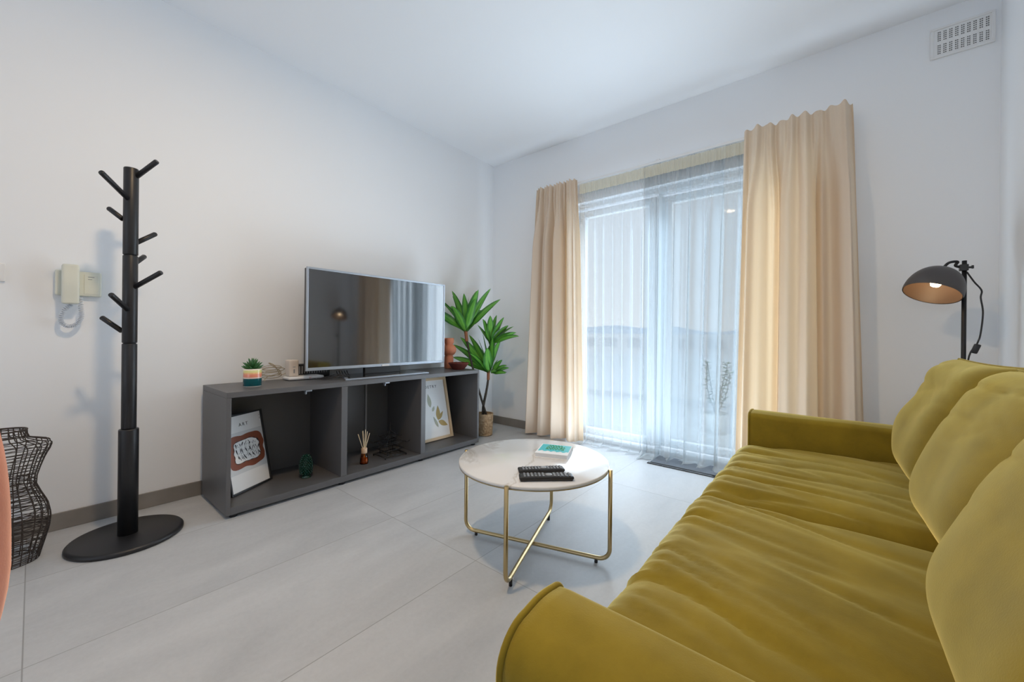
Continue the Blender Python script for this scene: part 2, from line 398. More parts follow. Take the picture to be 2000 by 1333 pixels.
def seat(y0, y1, seed):
    c = ((SX0-0.01+3.30)/2, (y0+y1)/2, 0.365)
    size = (3.30-SX0+0.01, abs(y1-y0), 0.17)
    def fn(p, u):
        q = p.copy()
        if u.z > 0:
            fall = max(0.0, 1-u.y**6)*1.0
            q.z += 0.024*(1-u.x**2*0.6)*(1-abs(u.y)**3)*max(u.z, 0)
            fr = (1-u.x)/2                      # 1 at the front edge
            X = c[0]+p.x; Y = c[1]+p.y
            wv = 0.06*noise.noise(Vector((X*2.5, Y*2.0, seed+20)))
            am = 0.003+0.017*fr**2.2
            q.z -= am*crease(Y+wv, X, seed, 8.0, 0.30, 3)*u.z
            q.z -= 0.010*fr**3*crease(Y+wv, X*1.6, seed+9, 19.0, 0.20, 2)*u.z
            q.z -= 0.005*crease(Y+wv*1.6, X*1.5, seed+4, 4.5, 0.55, 4)*u.z
            q.z += 0.008*noise.noise(Vector((p.x*3, p.y*4, seed)))*u.z
        if u.x < -0.8:
            q.x -= 0.008*crease(c[1]+p.y+0.06*noise.noise(Vector((c[0]*2.5, (c[1]+p.y)*2.0, seed+20))), p.z*2, seed+3, 13.0, 0.0, 2) - 0.004
            q.x -= 0.012*(1-u.z**2)
        return q
    obj('seat_cushion', MB().rbox(c, size, 0.055, (90, 110, 16), fn), M['velvet'], sofa)
seat(YA-0.004, -1.742, 3.1); seat(-1.748, YB+0.004, 7.7)
def pillow(c, wd, ht, th, mtx, seed, name='back_cushion', dent=0.0):
    """wd along local x, ht along local z, th along local y; pinched corners"""
    mb = MB(); n = 56
    def side(sg):
        def fn(u, v):
            x = (2*u-1); z = (2*v-1)
            ex = 1-abs(x)**4.5; ez = 1-abs(z)**4.0
            t = max(0, ex)**0.55*max(0, ez)**0.55
            px = x*(1-0.04*(1-abs(z)**2)*abs(x)); pz = z*(1-0.03*(1-abs(x)**2)*abs(z))
            d = th/2*t*(1.0-0.10*z)
            d += 0.020*noise.noise(Vector((x*1.5, z*1.5, seed)))*t
            q_ = x*0.5+z*0.5
            d -= 0.008*crease(z*0.30-0.22*x, x*0.25+z*0.2, seed+1, 6.0, 0.6, 4)*max(0, min(1, 0.25+0.9*z))*min(1, t*1.4)
            d -= 0.004*crease(z*0.30+0.12*x, x*0.2, seed+5, 12.0, 0.3, 3)*max(0, z)*min(1, t*1.4)
            p = Vector((px*wd/2, sg*d*-1, pz*ht/2 - dent*ht*(1-abs(x)**2)*max(0, z)))
            return (mtx @ p)+Vector(c)
        return fn
    mb.grid(side(1), n, n); o = len(mb.f)
    mb.grid(side(-1), n, n)
    mb.f[o:] = [tuple(reversed(f)) for f in mb.f[o:]]
    ob = obj(name, mb, M['velvet'], sofa)
    edge = []
    for (a, b) in [((0,0),(1,0)), ((1,0),(1,1)), ((1,1),(0,1)), ((0,1),(0,0))]:
        for k in range(14):
            t = k/14; x = (a[0]+(b[0]-a[0])*t)*2-1; z = (a[1]+(b[1]-a[1])*t)*2-1
            px = x*(1-0.04*(1-abs(z)**2)*abs(x)); pz = z*(1-0.03*(1-abs(x)**2)*abs(z))
            edge.append((mtx @ Vector((px*wd/2, 0, pz*ht/2 - dent*ht*(1-abs(x)**2)*max(0, z))))+Vector(c))
    obj('piping', MB().tube(edge, 0.004, 6, closed=True), M['velvet'], ob)
def lean(yaw, tilt, roll=0):
    # local -y is the face that looks into the room (towards -x)
    return Matrix.Rotation(math.radians(-90+yaw), 3, 'Z') @ Matrix.Rotation(math.radians(-tilt), 3, 'X') @ Matrix.Rotation(math.radians(roll), 3, 'Y')
pillow((3.115, -1.250, 0.660), 0.61, 0.43, 0.225, lean(2, 17), 1.3)
pillow((3.112, -1.845, 0.660), 0.58, 0.43, 0.225, lean(4, 20), 4.9)
pillow((3.062, -2.345, 0.668), 0.60, 0.45, 0.19, lean(-2, 21), 8.2)
for (x, y) in ((2.56, YA+0.06), (2.56, YB-0.06), (3.36, YA+0.06), (3.36, YB-0.06)):
    obj('leg', MB().lathe([(0.016, 0), (0.024, 0.115)], (x, y, 0), 16), M['black_wood'], sofa)

# ================================================================ TV CABINET
CX0, CX1, CY0, CY1, CZ0, CZ1 = 0.05, 0.485, -2.488, -0.695, 0.018, 0.634
cab = thing('tv_cabinet', 'long low grey open cabinet with three cubbies along the left wall', 'cabinet', ((CX0+CX1)/2, (CY0+CY1)/2, 0))
obj('top_panel', MB().box(CX0, CX1, CY0, CY1, CZ1-0.028, CZ1), M['cab'], cab, bevel=0.0015)
obj('bottom_panel', MB().box(CX0, CX1, CY0+0.02, CY1-0.02, CZ0, 0.055), M['cab'], cab, bevel=0.0015)
obj('side_panel', MB().box(CX0, CX1, CY0, CY0+0.02, CZ0, CZ1-0.0285), M['cab'], cab, bevel=0.0015)
obj('side_panel', MB().box(CX0, CX1, CY1-0.02, CY1, CZ0, CZ1-0.0285), M['cab'], cab, bevel=0.0015)
obj('divider', MB().box(CX0, CX1, -1.900, -1.862, 0.0555, CZ1-0.0285), M['cab'], cab, bevel=0.0015)
obj('divider', MB().box(CX0, CX1, -1.300, -1.260, 0.0555, CZ1-0.0285), M['cab'], cab, bevel=0.0015)
obj('back_panel', MB().box(CX0, CX0+0.008, CY0+0.02, CY1-0.02, 0.0555, CZ1-0.0285), M['cab'], cab)
for y in (CY0+0.04, -1.88, -1.28, CY1-0.04):
    for x in (CX0+0.04, CX1-0.03): obj('foot', MB().lathe([(0.018, 0), (0.018, CZ0)], (x, y, 0), 16), M['black'], cab)
for y in (-2.07, -1.545):
    m_ = MB().box(0.40, 0.43, y-0.018, y+0.018, 0.590, 0.6055).box(0.405, 0.425, y-0.018, y-0.010, 0.575, 0.590)
    obj('catch', m_, M['silver'], cab, bevel=0.002)
M['grey_strip'] = mat('cable_duct_grey', (0.30, 0.30, 0.31), 0.5)
obj('cable_duct', MB().box(CX0+0.008, CX0+0.020, -1.50, -1.487, 0.10, 0.600), M['grey_strip'], cab)

# ================================================================ TELEVISION
tv = thing('television', 'large flat television with thin silver frame on the grey cabinet', 'television', (0.27, -1.475, CZ1))
TX, TY0, TY1, TZ0, TZ1 = 0.285, -2.028, -0.910, 0.696, 1.348
obj('back_shell', MB().box(TX-0.045, TX-0.012, TY0+0.005, TY1-0.005, TZ0+0.005, TZ1-0.005).rbox((TX-0.065, (TY0+TY1)/2, 0.95), (0.05, 0.8, 0.42), 0.02, (6, 12, 10)), M['black'], tv, bevel=0.004)
bz = MB(); e = 0.013
bz.box(TX-0.012, TX, TY0, TY0+e, TZ0, TZ1).box(TX-0.012, TX, TY1-e, TY1, TZ0, TZ1).box(TX-0.012, TX, TY0+e, TY1-e, TZ1-e, TZ1).box(TX-0.012, TX, TY0+e, TY1-e, TZ0, TZ0+0.020)
obj('bezel', bz, M['silver'], tv, bevel=0.002)
obj('screen', MB().box(TX-0.0115, TX-0.003, TY0+e, TY1-e, TZ0+0.020, TZ1-e), M['screen'], tv)
lg = MB().box(TX, TX+0.004, -1.50, -1.44, TZ0+0.002, TZ0+0.014)
obj('badge', lg, M['white'], tv, bevel=0.001, label='small pale badge below the screen')
obj('neck', MB().box(TX-0.05, TX-0.02, -1.62, -1.33, CZ1+0.012, TZ0+0.05), M['black'], tv, bevel=0.004)
sb = MB()
o_ = [(0.155, -1.74), (0.435, -1.85), (0.435, -1.19), (0.155, -1.20)]
vs = [(x, y, CZ1+0.0) for x, y in o_]+[(x, y, CZ1+0.011) for x, y in o_]
sb.add(vs, [(3,2,1,0),(4,5,6,7),(0,1,5,4),(1,2,6,5),(2,3,7,6),(3,0,4,7)], 0, False)
obj('stand_base', sb, M['silver'], tv, bevel=0.003)
sb = MB(); o_ = [(0.175, -1.725), (0.417, -1.82), (0.417, -1.205), (0.175, -1.215)]
vs = [(x, y, CZ1+0.0112) for x, y in o_]+[(x, y, CZ1+0.014) for x, y in o_]
sb.add(vs, [(3,2,1,0),(4,5,6,7),(0,1,5,4),(1,2,6,5),(2,3,7,6),(3,0,4,7)], 0, False)
obj('stand_top', sb, M['screen'], tv, label='glossy dark glass plate on the stand')

# ---- things on the cabinet
rt = thing('wifi_router', 'flat white router with a small red mark lying left of the television', 'router', (0.151, -1.985, CZ1))
m_ = MB().rbox((0.151, -1.985, CZ1+0.013), (0.104, 0.22, 0.020), 0.009, (14, 14, 8)); obj('case', m_, M['white'], rt)
obj('vent_strip', MB().box(0.105, 0.118, -2.00, -1.90, CZ1+0.0232, CZ1+0.0240), M['grey_strip'], rt)
tm = MB().tube([(0.2035, -1.972, CZ1+0.017), (0.2035, -1.967, CZ1+0.009), (0.2035, -1.960, CZ1+0.018)], 0.0012, 6); obj('logo', tm, M['red'], rt, label='small red mark on the front edge')
obj('foot', MB().box(0.11, 0.19, -2.08, -1.89, CZ1, CZ1+0.004), M['black'], rt)
wbx = thing('adapter_box', 'upright cream power adapter box standing on the white router', 'adapter', (0.14, -2.06, CZ1+0.024))
obj('case', MB().rbox((0.14, -2.052, CZ1+0.0242+0.052), (0.07, 0.058, 0.104), 0.008, (8, 8, 10)), M['beige_box'], wbx)
obj('print', MB().box(0.1748, 0.1756, -2.060, -2.044, CZ1+0.082, CZ1+0.086), M['grey_strip'], wbx)
obj('slot', MB().box(0.1748, 0.1756, -2.056, -2.048, CZ1+0.045, CZ1+0.07), M['grey_strip'], wbx)
stb = thing('set_top_box', 'black vented box partly hidden behind the left edge of the television', 'set top box', (0.063, -1.895, CZ1))
obj('case', MB().rbox((0.063, -1.895, CZ1+0.047), (0.062, 0.22, 0.092), 0.006, (8, 8, 6)), M['black'], stb)
sl = MB()
for k in range(12): sl.box(0.0935, 0.0950, -1.990+k*0.016, -1.983+k*0.016, CZ1+0.030, CZ1+0.080)
obj('vent_slots', sl, M['grey_strip'], stb)
M['beige_cable'] = mat('beige_cable', (0.42, 0.36, 0.26), 0.6)
random.seed(4)
loops = MB()
base = Vector((0.10, -2.16, CZ1+0.045))
for k in range(5):
    pts = []
    a0 = random.uniform(0, 1); rx = random.uniform(0.05, 0.085); rz = random.uniform(0.012, 0.028)
    for i in range(24):
        a = 2*PI*i/24; pts.append(base+Vector((0.02*math.sin(a+a0*3), rx*math.cos(a)+0.02*a0, rz*math.sin(a)+0.012*k-0.012)))
    loops.tube(pts, 0.0022, 6, closed=True)
loops.tube(spline([base+Vector((0, 0.06, 0.0)), base+Vector((0, -0.02, -0.02)), base+Vector((0.02, -0.04, -0.043))]), 0.0022, 6)
loops.tube(spline([base+Vector((0, 0.05, 0.0)), base+Vector((0.0, 0.02, 0.05)), base+Vector((0, -0.01, 0.065)), base+Vector((0, 0.06, 0.01))]), 0.003, 6)
tag(obj('cable_coil', loops, M['beige_cable'], origin=(0.10, -2.16, CZ1)), 'coil of thin beige cable behind the cream adapter box', 'cable')
bl = MB()
for k in range(5):
    y = -1.93+0.018*k
    bl.tube(spline([(0.23, y-0.02, CZ1+0.006), (0.30, y+0.01, CZ1+0.008+0.006*k), (0.34, y+0.08, CZ1+0.018), (0.27, y+0.11, CZ1+0.03), (0.235, y+0.12, CZ1+0.045)]), 0.003, 6)
tag(obj('black_cable', bl, M['black'], origin=(0.28, -1.8, CZ1)), 'tangle of black cables under the lower left corner of the television', 'cable')

# succulent in a striped pot
SP = Vector((0.315, -2.325, CZ1))
su = thing('potted_succulent', 'small spiky green succulent in a striped teal, coral and yellow pot', 'plant', SP)
m = mat('striped_glaze', (0.8,0.8,0.8), 0.2, Coat_Weight=0.5)
sep = nd(m, 'ShaderNodeSeparateXYZ'); lk(m, objco(m), sep.inputs[0])
mr = nd(m, 'ShaderNodeMapRange'); lk(m, sep.outputs['Z'], mr.inputs[0]); mr.inputs[1].default_value = CZ1; mr.inputs[2].default_value = CZ1+0.10
rp = ramp(m, mr.outputs[0], [(0.0, (0.78,0.74,0.70)), (0.06, (0.0,0.10,0.12)), (0.47, (0.80,0.62,0.56)), (0.54, (0.78,0.27,0.17)), (0.72, (0.80,0.45,0.20)), (0.80, (0.70,0.68,0.28)), (0.93, (0.86,0.78,0.70))]); rp.color_ramp.interpolation = 'CONSTANT'
lk(m, rp.outputs[0], m.node_tree.nodes['Principled BSDF'].inputs['Base Color'])
obj('pot', MB().lathe([(0.040, 0), (0.044, 0.003), (0.044, 0.098), (0.042, 0.100), (0.039, 0.098), (0.039, 0.085), (0.001, 0.085)], SP, 48), m, su)
M['soil'] = mat('dark_soil', (0.03, 0.02, 0.015), 0.9)
M['succ'] = mat('succulent_green', (0.04, 0.14, 0.04), 0.4)
obj('soil', MB().lathe([(0.0385, 0.084), (0.0385, 0.091), (0.001, 0.093)], SP, 24), M['soil'], su)
lv = MB(); random.seed(2)
for ring, (cnt, el, ln) in enumerate([(9, 14, 0.056), (8, 36, 0.054), (6, 60, 0.048), (3, 80, 0.04)]):
    for k in range(cnt):
        a = 2*PI*k/cnt + ring*0.4+random.uniform(-.15,.15); e_ = math.radians(el+random.uniform(-6, 6))
        d0 = Vector((math.cos(a)*math.cos(e_), math.sin(a)*math.cos(e_), math.sin(e_)))
        b0 = SP+Vector((0, 0, 0.094+ring*0.006))
        pts = [b0 + d0*ln*t + Vector((0, 0, 0.008*t*t)) for t in (0, .3, .6, .85, 1)]
        lv.tube(pts, [0.006, 0.0075, 0.006, 0.0035, 0.0006], 8)
obj('leaves', lv, M['succ'], su)

# terracotta vase + woven bowl
VP = Vector((0.185, -0.772, CZ1))
va = thing('terracotta_vase', 'terracotta vase of stacked rounded shapes with a small handle right of the television', 'vase', VP)
obj('body', MB().lathe([(0.036, 0), (0.040, 0.005), (0.040, 0.10), (0.034, 0.112), (0.050, 0.125), (0.062, 0.145), (0.064, 0.165), (0.058, 0.188), (0.040, 0.206), (0.033, 0.212), (0.042, 0.222), (0.043, 0.262), (0.040, 0.266), (0.036, 0.262), (0.034, 0.225), (0.001, 0.22)], VP, 48), M['terracotta'], va)
obj('handle', MB().tube(spline([VP+Vector((0.0, -0.041, 0.257)), VP+Vector((0.0, -0.062, 0.262)), VP+Vector((0.0, -0.066, 0.240)), VP+Vector((0.0, -0.052, 0.206)), VP+Vector((0.0, -0.050, 0.194))]), 0.006, 8), M['terracotta'], va)
BP = Vector((0.335, -0.795, CZ1))
m = mat('red_wicker', (0.16, 0.025, 0.015), 0.6)
wv = nd(m, 'ShaderNodeTexWave', Scale=60.0, Distortion=2.0); lk(m, objco(m), wv.inputs['Vector']); bump(m, wv.outputs[0], 0.8, 0.004)
bw = MB(); prof = [(0.045, 0.002), (0.058, 0.012), (0.072, 0.034), (0.084, 0.054)]
for k in range(14):       # coiled rows
    t = k/13; r = 0.048+0.038*t; z = 0.005+0.050*t
    bw.tube([BP+Vector((r*math.cos(2*PI*i/48), r*math.sin(2*PI*i/48), z+0.0012*math.sin(i*PI/1.5+k*PI))) for i in range(48)], 0.0030, 6, closed=True)
bw.lathe([(0.046, 0.0), (0.048, 0.006)], BP, 40)
tag(obj('woven_bowl', bw, m, origin=BP), 'shallow dark red woven bowl on the right end of the grey cabinet', 'bowl')

# ---- inside the cubbies
def picture(name, label, BR, dl, W_, H_, tilt, fw, fmat, fd, base_z=0.0552):
    """BR: bottom right point on the shelf; dl: unit vector to the left; tilt degrees leaning back"""
    dl = Vector(dl).normalized(); back = Vector((0,0,1)).cross(dl).normalized()
    if back.x > 0: back = -back
    up = (Vector((0,0,1))*math.cos(math.radians(tilt)) + back*math.sin(math.radians(tilt))).normalized()
    right = -dl; nrm = right.cross(up).normalized()
    if nrm.dot(back) > 0: nrm = -nrm
    O = Vector((BR[0], BR[1], base_z+fd*math.sin(math.radians(tilt)))) - nrm*fd + dl*W_
    mt = frame_mtx(O, right, up, nrm)          # local: x right, y up, z out
    th = thing(name, label, 'picture', (O+Vector(BR))/2 if False else Vector((BR[0], BR[1], base_z)) + dl*W_/2)
    fr = MB().box(0, fw, 0, H_, 0, fd, mtx=mt).box(W_-fw, W_, 0, H_, 0, fd, mtx=mt).box(fw, W_-fw, H_-fw, H_, 0, fd, mtx=mt).box(fw, W_-fw, 0, fw, 0, fd, mtx=mt)
    obj('frame', fr, fmat, th, bevel=0.0012)
    return th, mt, (fw, W_-fw, fw, H_-fw)
def flat(mb, pts, mt, z=0.0, th=0.0006, mi=0):
    n = len(pts); vs = [mt @ Vector((x, y, z)) for x, y in pts]+[mt @ Vector((x, y, z+th)) for x, y in pts]
    fs = [tuple(reversed(range(n))), tuple(n+k for k in range(n))]+[(k, (k+1) % n, n+(k+1) % n, n+k) for k in range(n)]
    mb.add(vs, fs, mi, False)
th, mt, (a0, a1, b0, b1) = picture('art_print', 'black framed print titled ART with a brown and white abstract, in the left cubby', (0.215, -2.183), (0.5, -0.866, 0), 0.278, 0.425, 11, 0.009, M['black'], 0.018)
obj('paper', MB().box(a0, a1, b0, b1, 0.004, 0.008, mtx=mt), M['paper'], th)
gb = MB(); flat(gb, [(a0, 0.10), (a1, 0.10), (a1, 0.325), (a0, 0.325)], mt, 0.0081, 0.0003); obj('grey_field', gb, M['paper_grey'], th)
M['art_brown'] = mat('print_brown', (0.22, 0.055, 0.020), 0.5)
br = MB(); cx, cy = 0.145, 0.215; random.seed(9)
def blob(rx, ry, p, jit, seed, nn=72):
    out = []
    for k in range(nn):
        a = 2*PI*k/nn; c_, s_ = math.cos(a), math.sin(a)
        rr = (abs(c_)**p+abs(s_)**p)**(-1/p)
        j = 1+jit*noise.noise(Vector((c_*2.3, s_*2.3, seed)))
        out.append((cx+rx*rr*c_*j, cy+ry*rr*s_*j))
    return out
flat(br, blob(0.116, 0.092, 5.0, 0.12, 2.0), mt, 0.0085); obj('brown_field', br, M['art_brown'], th)
wf = MB(); flat(wf, blob(0.085, 0.060, 4.0, 0.14, 5.0), mt, 0.0092); obj('white_field', wf, M['paper'], th)
st_ = MB()
def stroke(pts, w_, z=0.0099):
    pts = [Vector((p[0], p[1], 0)) for p in pts]; pts = spline(pts, 6); L = []; R = []
    for i, p in enumerate(pts):
        t = (pts[min(i+1, len(pts)-1)]-pts[max(i-1, 0)]).normalized(); nn = Vector((-t.y, t.x, 0))*w_*(0.6+0.5*math.sin(i*0.9))
        L.append(p+nn); R.append(p-nn)
    n = len(pts); vs = [mt @ Vector((p.x, p.y, z)) for p in L+R]
    st_.add(vs, [(i, i+1, n+i+1, n+i) for i in range(n-1)], 0, False)
bb_ = blob(0.088, 0.062, 4.0, 0.14, 5.0)
stroke([bb_[i % 72] for i in range(0, 75, 3)], 0.0022)
random.seed(12)
for k in range(13):
    x = cx-0.072+k*0.012; a_ = random.uniform(-0.014, 0.014)
    stroke([(x, cy+random.uniform(0.035, 0.055)), (x+a_, cy+0.02), (x+random.uniform(-.01, .012), cy-0.012), (x+0.012, cy-random.uniform(0.035, 0.052))], 0.0017 if k % 4 else 0.0034)
for k in range(6):
    x = cx-0.06+k*0.022; y = cy+random.uniform(-0.03, 0.03); r = random.uniform(0.009, 0.018)
    stroke([(x+r*math.cos(t*0.8), y+1.3*r*math.sin(t*0.8)) for t in range(9)], 0.0009)
obj('ink_strokes', st_, M['ink'], th)
tx = text_mb('ART', 0.026, mt @ Matrix.Translation((0.145, 0.362, 0.0083)), 1.5)
tx2 = text_mb('a', 0.010, mt @ Matrix.Translation((0.262, 0.395, 0.0083))); tx.add(tx2.v, tx2.f, 0, False)
tx2 = text_mb('2', 0.010, mt @ Matrix.Translation((0.262, 0.375, 0.0083))); tx.add(tx2.v, tx2.f, 0, False)
obj('lettering', tx, M['ink'], th)

th, mt, (a0, a1, b0, b1) = picture('poetry_print', 'pale wooden framed print titled POETRY with golden leaves, in the right cubby', (0.292, -0.803), (0, -1, 0), 0.395, 0.515, 13, 0.022, M['wood'], 0.022)
obj('paper', MB().box(a0, a1, b0, b1, 0.004, 0.008, mtx=mt), M['paper'], th)
tx = text_mb('POETRY', 0.034, mt @ Matrix.Translation((0.215, 0.440, 0.0083)), 1.35); obj('lettering', tx, M['ink'], th)
M['leaf_gold'] = mat('print_gold', (0.42, 0.30, 0.10), 0.5); M['leaf_sage'] = mat('print_sage', (0.40, 0.42, 0.33), 0.5)
def leafpoly(x, y, L, w_, ang, mb, z):
    pts = []
    for k in range(13):
        t = k/12; pts.append((t*L, w_*math.sin(PI*t**0.8)))
    for k in range(11, 0, -1):
        t = k/12; pts.append((t*L, -w_*math.sin(PI*t**0.8)))
    c_, s_ = math.cos(ang), math.sin(ang); flat(mb, [(x+a*c_-b*s_, y+a*s_+b*c_) for a, b in pts], mt, z)
lg_ = MB(); leafpoly(0.265, 0.155, 0.125, 0.022, math.radians(84), lg_, 0.0083); leafpoly(0.27, 0.16, 0.085, 0.014, math.radians(50), lg_, 0.0091); leafpoly(0.265, 0.150, 0.105, 0.022, math.radians(-28), lg_, 0.0083)
obj('golden_leaf', lg_, M['leaf_gold'], th)
ls_ = MB(); leafpoly(0.20, 0.27, 0.115, 0.020, math.radians(95), ls_, 0.0083); leafpoly(0.215, 0.235, 0.05, 0.012, math.radians(60), ls_, 0.0091); leafpoly(0.255, 0.10, 0.10, 0.012, math.radians(112), ls_, 0.0099)
obj('sage_leaf', ls_, M['leaf_sage'], th)

SZ = 0.0552
# green glass cone ornament (pine cone)
GP = Vector((0.33, -2.04, SZ))
M['green_glass'] = mat('dark_green_glaze', (0.004, 0.045, 0.030), 0.12, Coat_Weight=0.6)
gc = thing('pinecone_ornament', 'small glossy dark green knobbly cone ornament on the left cubby shelf', 'ornament', GP)
obj('foot', MB().lathe([(0.028, 0), (0.030, 0.004), (0.020, 0.012), (0.018, 0.018)], GP, 32), M['green_glass'], gc)
kn = MB(); kn.lathe([(0.018, 0.016), (0.030, 0.035), (0.033, 0.060), (0.030, 0.090), (0.020, 0.118), (0.004, 0.138)], GP, 32)
for row in range(12):
    t = row/11; z = 0.026+0.106*t; r = 0.033*math.sqrt(max(0.02, 1-((t-0.35)/0.72)**2)); cnt = max(4, int(2*PI*r/0.013))
    for k in range(cnt):
        a = 2*PI*(k+0.5*(row % 2))/cnt; c = GP+Vector((r*math.cos(a), r*math.sin(a), z)); d = Vector((math.cos(a), math.sin(a), 0.7)).normalized()
        kn.tube([c-d*0.002, c+d*0.004, c+d*0.008], [0.0062, 0.005, 0.0008], 6)
obj('cone', kn, M['green_glass'], gc)
# reed diffuser
DP = Vector((0.36, -1.675, SZ))
rd = thing('reed_diffuser', 'small amber reed diffuser bottle with pale sticks in the middle cubby', 'diffuser', DP)
obj('bottle', MB().lathe([(0.026, 0), (0.028, 0.003), (0.027, 0.02), (0.021, 0.05), (0.017, 0.066), (0.017, 0.075)], DP, 32), M['amber_glass'], rd)
M['amber'] = mat('amber_liquid', (0.50, 0.22, 0.05), 0.15)
obj('liquid', MB().lathe([(0.022, 0.003), (0.0235, 0.02), (0.019, 0.040)], DP, 24), M['amber'], rd)
M['cork'] = mat('cork_collar', (0.62, 0.44, 0.30), 0.7)
obj('collar', MB().lathe([(0.0185, 0.070), (0.0195, 0.072), (0.0195, 0.103), (0.016, 0.105)], DP, 28), M['cork'], rd)
M['reed'] = mat('reed_stick', (0.72, 0.60, 0.42), 0.6)
for (dx, dy, ln) in [(0.0, -0.045, 0.205), (0.01, -0.016, 0.225), (-0.012, -0.006, 0.215), (0.008, 0.004, 0.228), (-0.006, 0.026, 0.210), (0.012, 0.032, 0.20)]:
    obj('reed', MB().tube([DP+Vector((-dx*0.3, -dy*0.3, 0.010)), DP+Vector((dx*0.3, dy*0.25, 0.105)), DP+Vector((dx, dy, ln))], 0.0024, 6), M['reed'], rd)
# black wire pagoda ornament
PP = Vector((0.33, -1.455, SZ))
wo_ = thing('wire_pagoda_ornament', 'black wire ornament shaped like a little roofed house in the middle cubby', 'ornament', PP)
f = MB(); hx, hy = 0.075, 0.085
def P_(x, y, z): return PP+Vector((x, y, z))
for (z, s) in ((0.012, 1.0), (0.050, 0.85)):
    c = [P_(-hx*s, -hy*s, z), P_(hx*s, -hy*s, z), P_(hx*s, hy*s, z), P_(-hx*s, hy*s, z)]
    for i in range(4): f.tube([c[i], c[(i+1) % 4]], 0.0032, 6)
for sx_ in (-1, 1):
    for sy_ in (-1, 1): f.tube([P_(sx_*hx, sy_*hy, 0.0), P_(sx_*hx, sy_*hy, 0.014)], 0.0045, 6)
for k in range(5): f.tube([P_(-hx, -hy+hy*2*k/4, 0.014), P_(hx, -hy+hy*2*k/4, 0.014)], 0.002, 5)
obj('base', f, M['black_metal'], wo_)
for sx_ in (-1, 1):
    for sy_ in (-1, 1): obj('post', MB().tube([P_(sx_*hx*0.62, sy_*hy*0.62, 0.012), P_(sx_*hx*0.62, sy_*hy*0.62, 0.105)], 0.0022, 6), M['black_metal'], wo_)
f = MB()
for (z, s, h_) in ((0.098, 1.0, 0.052), (0.142, 0.6, 0.04)):
    for sx_ in (-1, 1):
        for sy_ in (-1, 1):
            f.tube(spline([P_(0, 0, z+h_), P_(sx_*hx*0.45*s, sy_*hy*0.45*s, z+0.022*s), P_(sx_*hx*1.0*s, sy_*hy*1.0*s, z-0.006), P_(sx_*hx*1.22*s, sy_*hy*1.22*s, z+0.006)]), 0.0028, 6)
    for q in (0.5, 0.8, 1.0):
        c = [P_(-hx*s*q, -hy*s*q, z+h_*(1-q)**1.3), P_(hx*s*q, -hy*s*q, z+h_*(1-q)**1.3), P_(hx*s*q, hy*s*q, z+h_*(1-q)**1.3), P_(-hx*s*q, hy*s*q, z+h_*(1-q)**1.3)]
        for i in range(4): f.tube([c[i], c[(i+1) % 4]], 0.0016, 5)
f.tube([P_(0, 0, 0.01), P_(0, 0, 0.235)], 0.0018, 6)
f.lathe([(0.001, -0.006), (0.005, 0), (0.001, 0.006)], P_(0, 0, 0.19), 12)
obj('roof', f, M['black_metal'], wo_)

# ================================================================ COAT STAND
RC = Vector((0.346, -2.822, 0))
cs = thing('coat_stand', 'tall black coat stand with eight pegs and a round base by the left wall', 'coat stand', RC)
obj('base', MB().lathe([(0.190, 0.0), (0.195, 0.004), (0.195, 0.013), (0.190, 0.019), (0.182, 0.022), (0.001, 0.023)], RC, 72), M['black_wood'], cs)
obj('sleeve', MB().lathe([(0.0345, 0.022), (0.0345, 0.490), (0.0335, 0.494), (0.026, 0.495)], RC, 36), M['black_wood'], cs)
for (z0, z1) in ((0.496, 0.879), (0.883, 1.277), (1.281, 1.672)):
    obj('pole', MB().lathe([(0.0245, z0), (0.0260, z0+0.003), (0.0260, z1-0.003), (0.0245, z1)], RC, 36), M['black_wood'], cs)
obj('pole_core', MB().lathe([(0.022, 0.49), (0.022, 1.66)], RC, 24), M['black'], cs)
pegs = [((0.352, -2.812, 1.631), (0.43, -2.747, 1.709)), ((0.365, -2.836, 1.531), (0.46, -2.926, 1.595)), ((0.335, -2.847, 1.44), (0.28, -2.887, 1.489)), ((0.335, -2.804, 1.34), (0.29, -2.729, 1.404)), ((0.33, -2.806, 1.247), (0.26, -2.764, 1.294)), ((0.36, -2.811, 1.134), (0.45, -2.732, 1.205)), ((0.37, -2.833, 1.033), (0.44, -2.892, 1.092)), ((0.335, -2.846, 0.936), (0.29, -2.907, 0.997))]
for a, b in pegs:
    a, b = Vector(a), Vector(b); d = (b-a).normalized()
    obj('peg', MB().tube([a, b-d*0.004, b], [0.0105, 0.0105, 0.0085], 14), M['black_wood'], cs)

# ================================================================ COFFEE TABLE
TC = Vector((1.792, -1.700, 0)); TR = 0.325; TT = 0.393
ct = thing('coffee_table', 'round white marble coffee table on crossed brass legs', 'table', TC)
m = mat('white_marble', (0.78, 0.77, 0.75), 0.16, Coat_Weight=0.1)
P = objco(m)
nz = nd(m, 'ShaderNodeTexNoise', Scale=1.7, Detail=7.0, Roughness=0.55, Distortion=1.6); lk(m, P, nz.inputs['Vector'])
rp = ramp(m, nz.outputs[0], [(0.47, (0.76,0.765,0.77)), (0.50, (0.60,0.585,0.56)), (0.52, (0.77,0.77,0.775)), (1.0, (0.68,0.69,0.70))])
lk(m, rp.outputs[0], m.node_tree.nodes['Principled BSDF'].inputs['Base Color'])
M['marble'] = m
obj('tabletop', MB().lathe([(TR-0.004, TT-0.014), (TR, TT-0.012), (TR, TT-0.003), (TR-0.003, TT), (0.001, TT)], TC, 96), m, ct)
obj('apron_ring', MB().lathe([(TR-0.006, TT-0.018), (TR-0.001, TT-0.017), (TR-0.001, TT-0.0142), (TR-0.006, TT-0.0142)], TC, 96, cap=False), M['brass'], ct)
